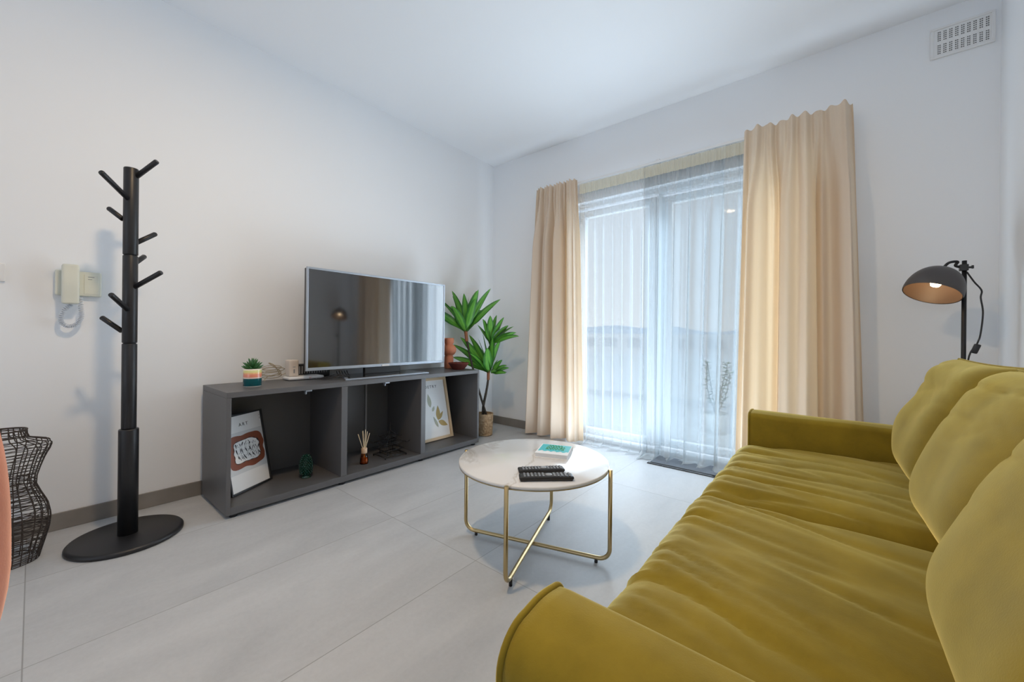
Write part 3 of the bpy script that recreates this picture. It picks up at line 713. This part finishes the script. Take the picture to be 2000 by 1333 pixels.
def uframe(ang, lift):
    d = Vector((math.cos(ang), math.sin(ang), 0)); R_ = TR+0.008; zb = 0.020+lift
    pts = [TC+d*R_+Vector((0,0,TT-0.002))]
    for k in range(9):
        a = PI/2*k/8; pts.append(TC+d*(R_-0.045+0.045*math.cos(a))+Vector((0,0,zb+0.045-0.045*math.sin(a))))
    q = [TC-d*(p-TC).dot(d)+Vector((0,0,p.z)) for p in reversed(pts)]
    fr = obj('leg_frame', MB().tube(pts+q, 0.0085, 12), M['brass'], ct)
    for s in (-1, 1):
        obj('foot', MB().lathe([(0.007, 0), (0.007, zb-0.006)], TC+d*s*(R_-0.055), 12), M['black'], fr)
A1 = math.atan2(0.175, 0.568); A2 = math.atan2(-0.576, 0.202)
uframe(A1, 0.0); uframe(A2, 0.014)
TOP = TT+0.0003
# book
bm_ = Matrix.Translation((1.825, -1.585, TOP)) @ Matrix.Rotation(math.radians(22), 4, 'Z')
bk = thing('book', 'small turquoise and white paperback with green lettering on the marble table', 'book', (1.825, -1.585, TOP))
m = mat('book_cover', (0.05, 0.55, 0.62), 0.35)
obj('pages', MB().box(-0.070, 0.070, -0.069, 0.073, 0.0015, 0.0200, mtx=bm_), M['paper'], bk)
obj('cover', MB().box(-0.072, 0.074, -0.075, 0.075, 0.0, 0.0015, mtx=bm_).box(-0.072, 0.074, -0.075, 0.075, 0.020, 0.0215, mtx=bm_).box(-0.072, 0.074, 0.073, 0.075, 0.0015, 0.020, mtx=bm_), M['paper'], bk)
cv = MB(); pts = [(-0.066, 0.070), (0.070, 0.070), (0.070, -0.032)] + [(0.070-0.136*k/16, -0.036+0.008*math.sin(k*1.9)) for k in range(1, 17)]
n = len(pts); cv.add([bm_ @ Vector((x, y, 0.0218)) for x, y in pts], [tuple(reversed(range(n)))], 0, False)
obj('turquoise_print', cv, m, bk)
M['book_green'] = mat('book_title_green', (0.12, 0.42, 0.12), 0.5)
tb = MB()
random.seed(31)
for row, (y0, h_, x0, x1) in enumerate([(0.040, 0.016, -0.030, 0.034), (0.014, 0.022, -0.036, 0.042), (-0.012, 0.020, -0.036, 0.042)]):
    x = x0
    while x < x1:
        wd_ = random.uniform(0.006, 0.010)
        for (xa, ya, xb, yb) in ((0, 0, 0, 1), (0, 1, 1, 1), (1, 1, 1, 0), (0, 0.5, 1, 0.5))[:random.choice((3, 4))]:
            p = bm_ @ Vector((x+xa*wd_, y0+ya*h_, 0.0226)); q = bm_ @ Vector((x+xb*wd_, y0+yb*h_, 0.0226)); tb.tube([p, q], 0.0012, 4)
        x += wd_+0.0045
obj('title_print', tb, M['book_green'], bk)
# remotes
def remote(name, label, c, ang, L, Wd, H_, seed, silver):
    mt = Matrix.Translation((c[0], c[1], TOP)) @ Matrix.Rotation(ang, 4, 'Z')
    th = thing(name, label, 'remote control', (c[0], c[1], TOP), 'remote controls on the coffee table')
    m3 = mt.to_3x3()
    def fn(p, u):
        q = p.copy(); q.z += 0.0015*math.cos(u.x*PI/2)
        if u.z < 0: q.y *= 0.90; q.x *= 0.98
        return q
    obj('body', MB().rbox((c[0], c[1], TOP+H_/2), (L, Wd, H_), 0.006, (30, 14, 8), fn, mtx=m3), M['black'], th)
    random.seed(seed); n = 13
    for i in range(n):
        x = -L/2+0.020+i*(L-0.036)/(n-1)
        if i in (6, 7): continue
        for j in range(4 if i % 3 else 3):
            y = (-Wd/2+0.009)+j*(Wd-0.018)/(3 if i % 3 else 2)
            obj('button', MB().box(x-0.0035, x+0.0035, y-0.003, y+0.003, H_, H_+0.0032, mtx=mt), M['remote_key'], th)
    x = -L/2+0.020+6.5*(L-0.036)/(n-1)
    obj('direction_pad', MB().lathe([(0.0125, H_), (0.0125, H_+0.0026), (0.006, H_+0.0030), (0.0055, H_+0.0022), (0.001, H_+0.0022)], (0,0,0), 28, mtx=None).__class__.lathe(MB(), [(0.0125, H_), (0.0125, H_+0.0028), (0.0055, H_+0.0032), (0.001, H_+0.0024)], mt @ Vector((x, 0, 0)), 28), M['remote_key'], th)
    return th
M['remote_key'] = mat('grey_rubber_key', (0.30, 0.32, 0.35), 0.5)
remote('remote_control', 'black remote control behind the longer one, nearer the book', (1.915, -1.815), math.radians(46), 0.185, 0.044, 0.016, 5, False)
remote('remote_control', 'longer black remote control, nearest the table edge', (1.978, -1.872), math.radians(43), 0.205, 0.046, 0.018, 8, True)

# ================================================================ CURTAINS
def curtain(name, label, xt0, xt1, xb0, xb1, zt, zb, y0, folds, amp, mtl, seed, nu=260, nv=70, puddle=0.0, hook=True):
    mb = MB()
    ph = [random.Random(seed*10+k).uniform(0, 6.28) for k in range(5)]
    def fold(u, v):
        w = u*folds*2*PI
        g = math.sin(w+ph[0]+1.3*math.sin(u*5+ph[1])) + 0.45*math.sin(1.9*w+ph[2]+0.8*v) + 0.25*math.sin(3.3*w+ph[3])
        g = g/1.35; return math.copysign(abs(g)**0.8, g)
    def fine(u): return math.sin(u*folds*2.7*2*PI+ph[4]) + 0.5*math.sin(u*folds*4.6*2*PI)
    def fn(u, v):       # v: 0 top, 1 bottom
        z = zt+(zb-zt)*v
        hd = 0.035     # gathered header part
        k = min(1, max(0, (v-hd)/0.22))
        k = k*k*(3-2*k)
        a = amp*(0.25+0.75*k)
        x0 = xt0+(xb0-xt0)*v**0.9; x1 = xt1+(xb1-xt1)*v**0.9
        du = 0.020*math.cos(u*folds*2*PI+ph[1])*k
        x = x0+(x1-x0)*(u)+du*(1 if 0.03 < u < 0.97 else 0)
        y = y0-a*fold(u, v)*1.0-0.011*fine(u)*(1-k)
        if v < hd: z += 0.006*math.sin(u*folds*2.7*2*PI+ph[4])*(1-v/hd)
        return Vector((x, y, z))
    mb.grid(fn, nu, nv)
    return mb
th = thing('curtain', 'beige curtain hanging left of the terrace door, nearest the plant', 'curtain', (0.86, -0.09, 0))
mb = curtain('c', '', 0.650, 1.075, 0.545, 1.150, 2.295, 0.018, -0.125, 4.6, 0.056, None, 3); obj('cloth', mb, M['curtain'], th)
def hem(mbsrc): pass
for k in range(12):
    x = 0.665+k*0.036; obj('pleat_hook', MB().tube([(x, -0.066, 2.262), (x+0.002, -0.092, 2.255)], 0.004, 6), M['white'], th)
th = thing('curtain', 'wider beige curtain hanging right of the terrace door, behind the sofa arm', 'curtain', (2.62, -0.09, 0))
mb = curtain('c', '', 2.345, 2.885, 2.300, 2.960, 2.290, 0.018, -0.150, 3.3, 0.085, None, 12); obj('cloth', mb, M['curtain'], th)
for k in range(12):
    x = 2.36+k*0.046; obj('pleat_hook', MB().tube([(x, -0.066, 2.262), (x+0.002, -0.092, 2.255)], 0.004, 6), M['white'], th)
# sheers
def sheer(x0t, x1t, x0b, x1b, folds, amp, seed, zt=2.27, pud=0.10, nu=420, nv=90):
    R_ = random.Random(seed); ph = [R_.uniform(0, 6.28) for _ in range(8)]
    def fn(u, v):
        w = u*folds*2*PI
        g = math.sin(w+1.6*math.sin(u*4+ph[0])+ph[1]) + 0.5*math.sin(1.7*w+ph[2]+0.9*v) + 0.3*math.sin(3.1*w+ph[3])
        k = min(1, v/0.25); a = amp*(0.2+0.8*k)*(0.5+0.5*math.sin(u*3*PI+ph[4])**2+0.2)
        gather = 0.006*math.sin(u*folds*6.3*2*PI)*(1-min(1, v/0.10))
        L = (v*1.045)*zt
        z = zt-L; yb = 0.0
        if z < 0.035:      # the cloth runs out over the floor
            ex = 0.035-z; tt = min(1, ex/0.09)
            z = 0.006+0.022*(1-tt)*(0.5+0.5*math.sin(w*0.9+ph[5]))+0.010*(0.5+0.5*math.sin(w*1.3+ph[7]+tt*2.5))*math.sin(PI*min(1, tt+0.15))
            yb = -ex*(0.8+0.5*math.sin(w*0.55+ph[6]))*(pud/0.10)
        x = x0t+(x1t-x0t)*u+((x0b-x0t)*(1-u)+(x1b-x1t)*u)*v
        x += 0.018*math.cos(w+ph[1])*k
        return Vector((x, -0.035-a*g+gather+yb, z))
    return MB().grid(fn, nu, nv)
th = thing('sheer_curtain', 'thin nearly clear white sheer over the left pane of the terrace door', 'curtain', (1.38, -0.04, 0))
obj('cloth', sheer(1.06, 1.650, 1.10, 1.652, 7, 0.010, 3, pud=0.06), M['sheer'], th)
th = thing('sheer_curtain', 'gathered white sheer with deep folds over the right half of the terrace door', 'curtain', (1.98, -0.04, 0))
obj('cloth', sheer(1.635, 2.40, 1.640, 2.34, 7, 0.042, 8, pud=0.10, nu=620), M['sheer_dense'], th)
tp = MB()
tp.grid(lambda u, v: Vector((1.07+1.30*u, -0.058-0.002*math.sin(u*420)-0.003*math.sin(u*137), 2.262-0.085*v)), 700, 5)
obj('header_tape', tp, M['sheer_tape'], th)
rl = thing('curtain_rail', 'slim white curtain rail over the terrace door', 'curtain rail', (1.75, -0.06, 2.28))
obj('track', MB().box(0.665, 2.865, -0.062, -0.030, 2.272, 2.290), M['white'], rl, bevel=0.002)
for x in (0.72, 1.75, 2.82): obj('bracket', MB().box(x-0.015, x+0.015, -0.060, -0.0005, 2.2905, 2.300), M['white'], rl)

# door mat
m = mat('grey_doormat', (0.16, 0.18, 0.21), 0.95)
n = nd(m, 'ShaderNodeTexNoise', Scale=500.0, Detail=2.0); lk(m, objco(m), n.inputs['Vector']); bump(m, n.outputs[0], 0.6, 0.004)
dm = thing('doormat', 'dark grey doormat with black edge at the foot of the sheer curtain', 'doormat', (2.13, -0.10, 0))
obj('pile', MB().rbox((2.10, 0.0-0.108, 0.006), (0.66, 0.20, 0.009), 0.003, (10, 10, 4)), m, dm)
obj('edge', MB().box(1.755, 2.445, -0.232, -0.200, 0.0005, 0.006), M['black'], dm, bevel=0.001)

# ================================================================ FLOOR LAMP
fl = thing('floor_lamp', 'black floor lamp with tilted dome shade and lit bulb behind the sofa', 'lamp', (3.287, -0.30, 0))
LX, LY = 3.287, -0.30
obj('base', MB().lathe([(0.125, 0), (0.13, 0.004), (0.13, 0.014), (0.02, 0.020), (0.012, 0.03)], (LX, LY, 0), 48), M['black_metal'], fl)
obj('pole', MB().tube([(LX, LY, 0.015), (LX, LY, 1.31)], 0.0085, 16), M['black_metal'], fl)
j = MB().box(LX-0.016, LX+0.012, LY-0.014, LY+0.014, 1.262, 1.292).tube([(LX+0.010, LY, 1.277), (LX+0.026, LY, 1.277)], 0.005, 10).box(LX+0.022, LX+0.030, LY-0.004, LY+0.004, 1.270, 1.286)
obj('clamp', j, M['black'], fl, bevel=0.002)
SC = Vector((3.193, -0.335, 1.215))          # dome centre
ax = Vector((-0.30, -0.34, -0.87)).normalized()
zx = -ax; xx = zx.orthogonal().normalized(); yy = zx.cross(xx)
MT = frame_mtx(Vector((0,0,0)), xx, yy, zx)
def dome(rr, h_, flip=False):
    pr_ = []
    for k in range(19):
        a = PI/2*k/18; pr_.append((max(0.001, rr*math.sin(a)**0.9), h_*math.cos(a)-h_*0.45))
    pr_.append((rr*0.985, -h_*0.45-0.010))
    return pr_
M['shade_out'] = mat('lamp_shade_dark', (0.060, 0.054, 0.055), 0.42)
M['shade_in'] = mat('lamp_shade_inside', (0.20, 0.13, 0.085), 0.45)
sh = obj('lamp_shade', MB().lathe(dome(0.106, 0.128), SC, 56, cap=False, mtx=MT.to_3x3()), M['shade_out'], fl)
obj('lining', MB().lathe(dome(0.103, 0.125), SC, 56, cap=False, mtx=MT.to_3x3()), M['shade_in'], sh, label='copper coloured inside of the shade')
obj('bulb', MB().lathe([(0.008, 0.036), (0.009, 0.026), (0.018, 0.008), (0.021, -0.006), (0.016, -0.020), (0.001, -0.027)], SC-zx*0.004, 24, mtx=MT.to_3x3()), M['bulb'], sh)
apex = SC+zx*0.066
obj('arm', MB().tube(spline([apex, apex+Vector((0.022, 0.004, 0.030)), apex+Vector((0.052, 0.014, 0.034)), (LX-0.028, LY-0.002, 1.288), (LX, LY, 1.277)]), 0.006, 10), M['black_metal'], fl)
obj('cord', MB().tube(spline([(LX+0.006, LY-0.01, 1.255), (LX+0.030, LY-0.01, 1.205), (LX+0.052, LY-0.01, 1.165), (LX+0.050, LY-0.01, 1.13), (LX+0.057, LY-0.01, 1.06), (LX+0.050, LY-0.01, 0.96), (LX+0.040, LY-0.01, 0.915), (LX+0.010, LY-0.01, 0.80), (LX+0.01, LY-0.01, 0.3), (LX+0.05, LY+0.03, 0.01)]), 0.0032, 8), M['black'], fl)
obj('cord_switch', MB().rbox((LX+0.036, LY-0.01, 0.893), (0.022, 0.018, 0.045), 0.005, (6, 6, 8), mtx=Matrix.Rotation(math.radians(18), 3, 'Y')), M['black'], fl)

# ================================================================ TALL PLANT
PB = Vector((0.300, -0.430, 0))
pl = thing('dracaena_plant', 'tall green dracaena in a woven basket in the corner right of the cabinet', 'plant', PB)
m = mat('seagrass_basket', (0.46, 0.33, 0.20), 0.8)
n = nd(m, 'ShaderNodeTexNoise', Scale=70.0, Detail=3.0); lk(m, objco(m), n.inputs['Vector'])
rp = ramp(m, n.outputs[0], [(0.3, (0.30,0.19,0.10)), (0.7, (0.60,0.45,0.29))]); lk(m, rp.outputs[0], m.node_tree.nodes['Principled BSDF'].inputs['Base Color'])
bs = MB(); bs.lathe([(0.066, 0.004), (0.070, 0.01), (0.076, 0.19), (0.070, 0.19), (0.064, 0.02), (0.001, 0.02)], PB, 40)
for k in range(22):
    z = 0.008+k*0.0090; r = 0.071+0.007*k/21
    bs.tube([PB+Vector(((r+0.0014*math.sin(i*PI/2+k*PI/2))*math.cos(2*PI*i/60), (r+0.0014*math.sin(i*PI/2+k*PI/2))*math.sin(2*PI*i/60), z)) for i in range(60)], 0.0052, 6, closed=True)
obj('basket', bs, m, pl)
obj('soil', MB().lathe([(0.068, 0.168), (0.001, 0.172)], PB, 24, cap=False), M['soil'], pl)
M['trunk'] = mat('dark_trunk', (0.055, 0.045, 0.035), 0.8)
n = nd(M['trunk'], 'ShaderNodeTexNoise', Scale=60.0, Detail=4.0); lk(M['trunk'], objco(M['trunk']), n.inputs['Vector']); bump(M['trunk'], n.outputs[0], 0.8, 0.01)
M['stalk'] = mat('brown_stalk', (0.26, 0.10, 0.045), 0.7)
C1 = Vector((0.215, -0.60, 0.945)); C2 = Vector((0.345, -0.40, 0.83)); C3 = Vector((0.345, -0.43, 0.575)); C4 = Vector((0.375, -0.415, 0.575))
obj('trunk', MB().tube(spline([PB+Vector((-0.015, 0, 0.15)), (0.285, -0.43, 0.26), (0.320, -0.43, 0.40), (0.340, -0.43, 0.50), C3]), [0.013]*8+[0.012]*8+[0.011]*8+[0.010]*9, 12), M['trunk'], pl)
obj('trunk', MB().tube(spline([PB+Vector((0.02, 0.02, 0.15)), (0.27, -0.47, 0.40), (0.235, -0.55, 0.70), C1]), 0.010, 12), M['trunk'], pl)
obj('stalk', MB().tube(spline([C1+Vector((0.012, 0.004, -0.075)), C1+Vector((0, 0, 0.02))]), 0.015, 12), M['stalk'], pl)
obj('stalk', MB().tube(spline([C3+Vector((-0.001, 0, -0.06)), C3+Vector((0, 0, 0.03))]), 0.014, 12), M['stalk'], pl)
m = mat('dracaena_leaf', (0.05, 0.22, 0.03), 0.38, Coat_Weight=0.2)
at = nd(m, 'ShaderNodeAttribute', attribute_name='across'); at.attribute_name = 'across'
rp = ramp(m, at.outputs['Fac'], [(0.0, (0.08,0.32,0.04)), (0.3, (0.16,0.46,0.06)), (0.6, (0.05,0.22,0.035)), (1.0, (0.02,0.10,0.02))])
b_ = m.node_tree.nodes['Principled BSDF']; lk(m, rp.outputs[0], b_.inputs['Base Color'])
M['dleaf'] = m
def crown(c, leaves, grow=1.0, name='crown'):
    mb = MB(); acr = []
    for (az, el, L, w_, dr) in leaves:
        L *= grow; rl_ = math.radians(random.choice((-1, 1))*random.uniform(20, 58))
        az = math.radians(az); el = math.radians(el)
        h = Vector((math.cos(az), math.sin(az), 0)); side = Vector((-h.y, h.x, 0)); ns = 16; nc = 5
        pos = Vector(c); ang = el; rows = []
        for i in range(ns+1):
            t = i/ns; wd_ = 1.75*w_*(0.30+0.70*math.sin(min(1, t/0.55)*PI/2))*(max(0, 1-t**3.0))**0.8
            d = h*math.cos(ang)+Vector((0,0,1))*math.sin(ang); up = -h*math.sin(ang)+Vector((0,0,1))*math.cos(ang)
            row = []; kk = min(1, t*3); sd = side*math.cos(rl_*kk)+up*math.sin(rl_*kk); uq = up*math.cos(rl_*kk)-side*math.sin(rl_*kk)
            for j in range(nc):
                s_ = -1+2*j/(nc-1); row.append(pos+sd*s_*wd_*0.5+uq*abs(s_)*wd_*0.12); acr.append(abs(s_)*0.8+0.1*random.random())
            row = [Vector((max(0.012, q.x), min(-0.03, q.y), q.z)) for q in row]; rows.append(row); pos = pos+d*(L/ns); ang -= math.radians(dr)/ns*(0.4+1.2*t)
        vs = [p for r in rows for p in r]
        mb.add(vs, [(i*nc+j, i*nc+j+1, (i+1)*nc+j+1, (i+1)*nc+j) for i in range(ns) for j in range(nc-1)])
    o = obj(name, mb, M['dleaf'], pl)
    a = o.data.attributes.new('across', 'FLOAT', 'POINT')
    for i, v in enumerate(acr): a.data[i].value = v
    return o
# azimuth 39 deg is picture right, 219 picture left, 129 away, 309 towards the camera
random.seed(6)
crown(C1, [(39, 66, .42, .052, 14), (30, 50, .40, .052, 18), (60, 80, .36, .050, 12), (309, 72, .34, .05, 16), (219, 58, .36, .055, 20), (215, 40, .42, .055, 24), (200, 72, .33, .05, 12), (240, 76, .36, .05, 14), (129, 62, .32, .05, 20), (100, 50, .30, .05, 22), (280, 56, .28, .05, 20), (340, 62, .33, .05, 18), (180, 56, .30, .05, 18), (20, 76, .37, .05, 10), (350, 85, .30, .045, 8)], 1.12)
crown(C2, [(219, 60, .22, .045, 10), (235, 75, .25, .045, 8), (300, 84, .27, .050, 6), (60, 82, .28, .05, 8), (39, 70, .28, .05, 12), (45, 48, .27, .045, 22), (30, 38, .26, .048, 30), (20, 30, .28, .05, 34), (39, 56, .24, .05, 18), (200, 78, .24, .045, 8), (129, 60, .22, .045, 20)], 1.05)
obj('stalk', MB().tube(spline([C3+Vector((0, 0, 0.0)), (0.352, -0.415, 0.70), C2+Vector((0, 0, 0.02))]), 0.009, 10), M['stalk'], pl)
crown(C3, [(219, 44, .36, .058, 16), (210, 30, .32, .056, 22), (225, 56, .36, .056, 12), (235, 66, .34, .055, 10), (290, 72, .34, .055, 10), (309, 60, .26, .055, 22), (60, 80, .32, .05, 8), (45, 74, .30, .050, 10), (190, 52, .30, .05, 18), (129, 60, .28, .05, 20), (260, 50, .24, .05, 24), (330, 74, .30, .052, 10), (180, 70, .30, .05, 10)], 1.18)
crown(C4, [(39, 60, .16, .034, 20), (20, 40, .17, .034, 34), (45, 28, .17, .034, 30), (10, 14, .15, .034, 30), (60, 70, .14, .03, 14), (330, 30, .12, .032, 30), (39, 8, .14, .03, 10)])

# ================================================================ WIRE MANNEQUIN VASE
TB = Vector((0.27, -3.178, 0))
tw = thing('wire_torso_basket', 'dark woven wire basket shaped like a female torso at the left edge', 'basket', TB)
prof = [(0.100, 0.0), (0.112, 0.05), (0.128, 0.12), (0.132, 0.17), (0.124, 0.22), (0.104, 0.27), (0.092, 0.305), (0.094, 0.34), (0.104, 0.38), (0.116, 0.42), (0.132, 0.455), (0.134, 0.475), (0.120, 0.487), (0.085, 0.493), (0.068, 0.503), (0.066, 0.535)]
def pr_at(z):
    for (r0, z0), (r1, z1) in zip(prof, prof[1:]):
        if z0 <= z <= z1+1e-9: t = (z-z0)/(z1-z0); return r0+(r1-r0)*t
    return prof[-1][0]
def tp_(a, z, jit=0.0):
    r = pr_at(max(0, min(0.535, z))); dpt = 0.72 if z < 0.48 else 0.9
    bust = 0.018*math.exp(-((z-0.40)/0.05)**2)*max(0, math.cos(a))
    return TB+Vector(((r*dpt+bust)*math.cos(a)+jit, r*math.sin(a)+jit, z))
random.seed(14); wm = MB()
for k in range(26):
    a = 2*PI*k/26+random.uniform(-.06, .06)
    wm.tube([tp_(a+0.05*math.sin(z_*14+k), z_) for z_ in [0.003+0.532*i/30 for i in range(31)]], 0.0019, 5)
nr = 46
for k in range(nr):
    z = 0.004+0.529*(k/(nr-1))**1.15
    tl = random.uniform(-0.008, 0.008); p0 = random.uniform(0, 6.28)
    wm.tube([tp_(2*PI*i/30, max(0.002, min(0.534, z+tl*math.sin(2*PI*i/30+p0)+random.uniform(-0.0012, 0.0012)))) for i in range(30)], 0.0015, 4, closed=True)
for k in range(22):       # extra strands around the waist and hips
    z = 0.01+0.22*random.random() if k % 3 else 0.28+0.06*random.random(); p0 = random.uniform(0, 6.28)
    wm.tube([tp_(2*PI*i/30, max(0.003, z+0.016*math.sin(2*PI*i/30+p0))) for i in range(30)], 0.0014, 4, closed=True)
M['rattan'] = mat('dark_rattan', (0.040, 0.028, 0.022), 0.65)
obj('wire_body', wm, M['rattan'], tw)
obj('rim', MB().tube([tp_(2*PI*i/36, 0.535) for i in range(36)], 0.0035, 6, closed=True), M['rattan'], tw)

# ================================================================ PINK CHAIR
PC = Vector((1.93, -3.385, 0))
pk = thing('dining_chair', 'salmon pink velvet dining chair cut off by the left edge of the frame', 'chair', PC)
def backfn(p, u):
    q = p.copy()
    q.x += 0.10*(u.y**2)*-1.0                     # wraps forward at the sides
    wdt = 1-0.20*max(0, -u.z)**1.5-0.05*max(0, u.z)**3
    q.y *= wdt
    q.z -= 0.05*(u.y**2)*max(0, u.z)
    return q
obj('backrest', MB().rbox((2.17, PC.y, 0.665), (0.065, 0.545, 0.46), 0.031, (10, 30, 26), backfn), M['pink'], pk)
def seatfn(p, u):
    q = p.copy(); q.z += 0.018*(1-u.x**2)*(1-u.y**2)*max(0, u.z); q.y *= 1-0.08*max(0, u.x); return q
obj('seat', MB().rbox((1.92, PC.y, 0.435), (0.46, 0.48, 0.09), 0.04, (20, 20, 10), seatfn), M['pink'], pk)
for sx_, sy_ in ((-1,-1), (-1,1), (1,-1), (1,1)):
    obj('leg', MB().tube([(1.92+sx_*0.17, PC.y+sy_*0.17, 0.395), (1.92+sx_*0.215, PC.y+sy_*0.205, 0.0)], [0.014, 0.009], 12), M['black_metal'], pk)

# ================================================================ WALL FITTINGS
ic = thing('intercom_handset', 'cream wall intercom handset with coiled white cord left of the coat stand', 'intercom', (0, -2.98, 1.16))
obj('wall_plate', MB().rbox((0.014, -2.962, 1.160), (0.026, 0.150, 0.118), 0.006, (6, 12, 12)), M['cream'], ic)
obj('label_panel', MB().box(0.0268, 0.0285, -2.945, -2.898, 1.112, 1.205), M['cream'], ic, bevel=0.001)
ln = MB().box(0.0284, 0.0290, -2.933, -2.912, 1.193, 1.196).box(0.0284, 0.0290, -2.933, -2.919, 1.182, 1.1845); obj('printed_lines', ln, M['grey_strip'], ic)
def hfn(p, u):
    q = p.copy(); q.x += 0.012*(1-u.z**2)*1.0*(u.x > 0) + 0.004*abs(u.z)**6*2; return q
hs = obj('handset', MB().rbox((0.050, -2.990, 1.152), (0.040, 0.056, 0.185), 0.010, (8, 10, 24), hfn), M['cream'], ic)
obj('slit', MB().box(0.0745, 0.0765, -3.006, -2.974, 1.216, 1.219), M['ink'], hs)
M['cord'] = mat('pale_grey_cord', (0.62, 0.66, 0.72), 0.45)
path = spline([(0.045, -2.985, 1.060), (0.045, -3.008, 1.03), (0.042, -3.018, 0.985), (0.042, -3.002, 0.958), (0.042, -2.975, 0.962), (0.040, -2.955, 0.995), (0.036, -2.955, 1.04), (0.030, -2.958, 1.095)], 40)
coil = []
for i, p in enumerate(path):
    a = i*0.85; t = (path[min(i+1, len(path)-1)]-path[max(i-1, 0)]).normalized(); n1 = Vector((1,0,0)); n2 = t.cross(n1).normalized()
    coil.append(p+n1*0.0075*math.cos(a)+n2*0.0075*math.sin(a))
obj('coiled_cord', MB().tube(coil, 0.0022, 6), M['cord'], ic)
lsw = thing('light_switch', 'white light switch plate at the far left edge of the wall', 'switch', (0, -3.215, 1.187))
obj('plate', MB().rbox((0.005, -3.217, 1.187), (0.009, 0.080, 0.080), 0.003, (4, 10, 10)), M['white'], lsw)
obj('rocker', MB().box(0.0095, 0.0125, -3.232, -3.196, 1.160, 1.214), M['white'], lsw, bevel=0.001)
obj('indicator', MB().box(0.0125, 0.0130, -3.204, -3.198, 1.184, 1.190), M['red'], lsw)
# air vent
VY = -0.001
av = thing('air_vent', 'white perforated air vent high on the wall above the floor lamp', 'vent', (3.325, 0, 2.53))
fr = MB(); vx0, vx1, vz0, vz1 = 3.205, 3.435, 2.455, 2.620
fr.box(vx0, vx1, -0.010, 0, vz0, vz0+0.012).box(vx0, vx1, -0.010, 0, vz1-0.012, vz1).box(vx0, vx0+0.014, -0.010, 0, vz0+0.012, vz1-0.012).box(vx1-0.014, vx1, -0.010, 0, vz0+0.012, vz1-0.012)
obj('frame', fr, M['white'], av, bevel=0.002)
obj('grille', MB().box(vx0+0.014, vx1-0.014, -0.006, -0.001, vz0+0.012, vz1-0.012), M['white'], av)
hl = MB()
M['vent_hole'] = mat('vent_hole_dark', (0.10, 0.10, 0.10), 0.8)
for i in range(9):
    for j in range(2):
        for a in range(2):
            for b in range(5):
                x = vx0+0.030+i*0.0212+a*0.0068; z = vz0+0.024+j*0.0700+b*0.0108
                hl.lathe([(0.0026, -0.0066), (0.0026, -0.0052)], (0,0,0), 8, mtx=Matrix.Translation((x, 0, z)) @ Matrix.Rotation(PI/2, 4, 'X') @ Matrix.Translation((0, 0, 0.0130)))
ho = obj('holes', hl, M['vent_hole'], av)

# ================================================================ TERRACE AND BEYOND
M['terrace'] = mat('terrace_tiles', (0.84, 0.84, 0.84), 0.6)
M['render'] = mat('white_render', (0.86, 0.87, 0.88), 0.8)
M['render_grey'] = mat('grey_render', (0.66, 0.68, 0.71), 0.8)
struct('terrace_floor', MB().box(-5, 8, 0.22, 2.66, -0.12, -0.02), M['terrace'])
pp = MB().box(-5, 8, 2.66, 2.84, -0.02, 0.60)
pw = struct('parapet_wall', pp, M['render'])
obj('coping', MB().box(-5, 8, 2.63, 2.87, 0.60, 0.635), M['render'], pw, bevel=0.004)
obj('plinth', MB().box(-5, 8, 2.645, 2.66, -0.02, 0.055), M['render_grey'], pw)
bd = thing('neighbour_building', 'low pale building with a row of dark openings beyond the terrace', 'building', (-4, 16, -4))
obj('wall', MB().box(-22, 14, 16, 22, -4, 1.02), M['render'], bd)
for k in range(16):
    obj('opening', MB().box(-14+k*1.25, -13.35+k*1.25, 15.96, 16.0, 0.35, 0.80), M['render_grey'], bd)
hb = MB(); random.seed(3)
def hill(u, v):
    x = -160+320*u; return Vector((x, 90+20*v, -6+v*(6.9+2.3+1.8*noise.noise(Vector((x*0.03, 0, 0)))+0.9*noise.noise(Vector((x*0.11, 3, 0))))))
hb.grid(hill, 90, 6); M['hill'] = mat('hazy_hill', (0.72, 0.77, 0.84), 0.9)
struct('distant_hills', hb, M['hill'])
struct('ground_beyond', MB().box(-200, 200, 2.9, 200, -6.2, -6.0), M['render'])
op = thing('terrace_plant', 'slender leafy potted plant on the terrace seen through the right sheer', 'plant', (1.915, 1.2, -0.02))
obj('pot', MB().lathe([(0.09, 0), (0.12, 0.18), (0.115, 0.20), (0.10, 0.17), (0.001, 0.17)], (1.915, 1.2, -0.02), 28), M['white'], op)
sg = MB(); lf = MB(); random.seed(21)
for k in range(6):
    b = Vector((1.915, 1.2, 0.15)); tpt = b+Vector((random.uniform(-.14, .14), random.uniform(-.1, .1), random.uniform(.35, .62)))
    pts = spline([b, b.lerp(tpt, .5)+Vector((random.uniform(-.04,.04), 0, 0)), tpt], 8); sg.tube(pts, 0.004, 5)
    for p in pts[4:]:
        for q in range(3):
            a = random.uniform(0, 6.28); d = Vector((math.cos(a), math.sin(a), random.uniform(-.2, .6))).normalized(); s_ = d.cross(Vector((0,0,1))).normalized()*0.016; L = random.uniform(.04, .07)
            lf.add([p, p+d*L*.5+s_, p+d*L, p+d*L*.5-s_], [(0,1,2,3)], 0, False)
obj('stems', sg, M['trunk'], op); obj('foliage', lf, mat('terrace_leaf', (0.10, 0.20, 0.08), 0.6), op)
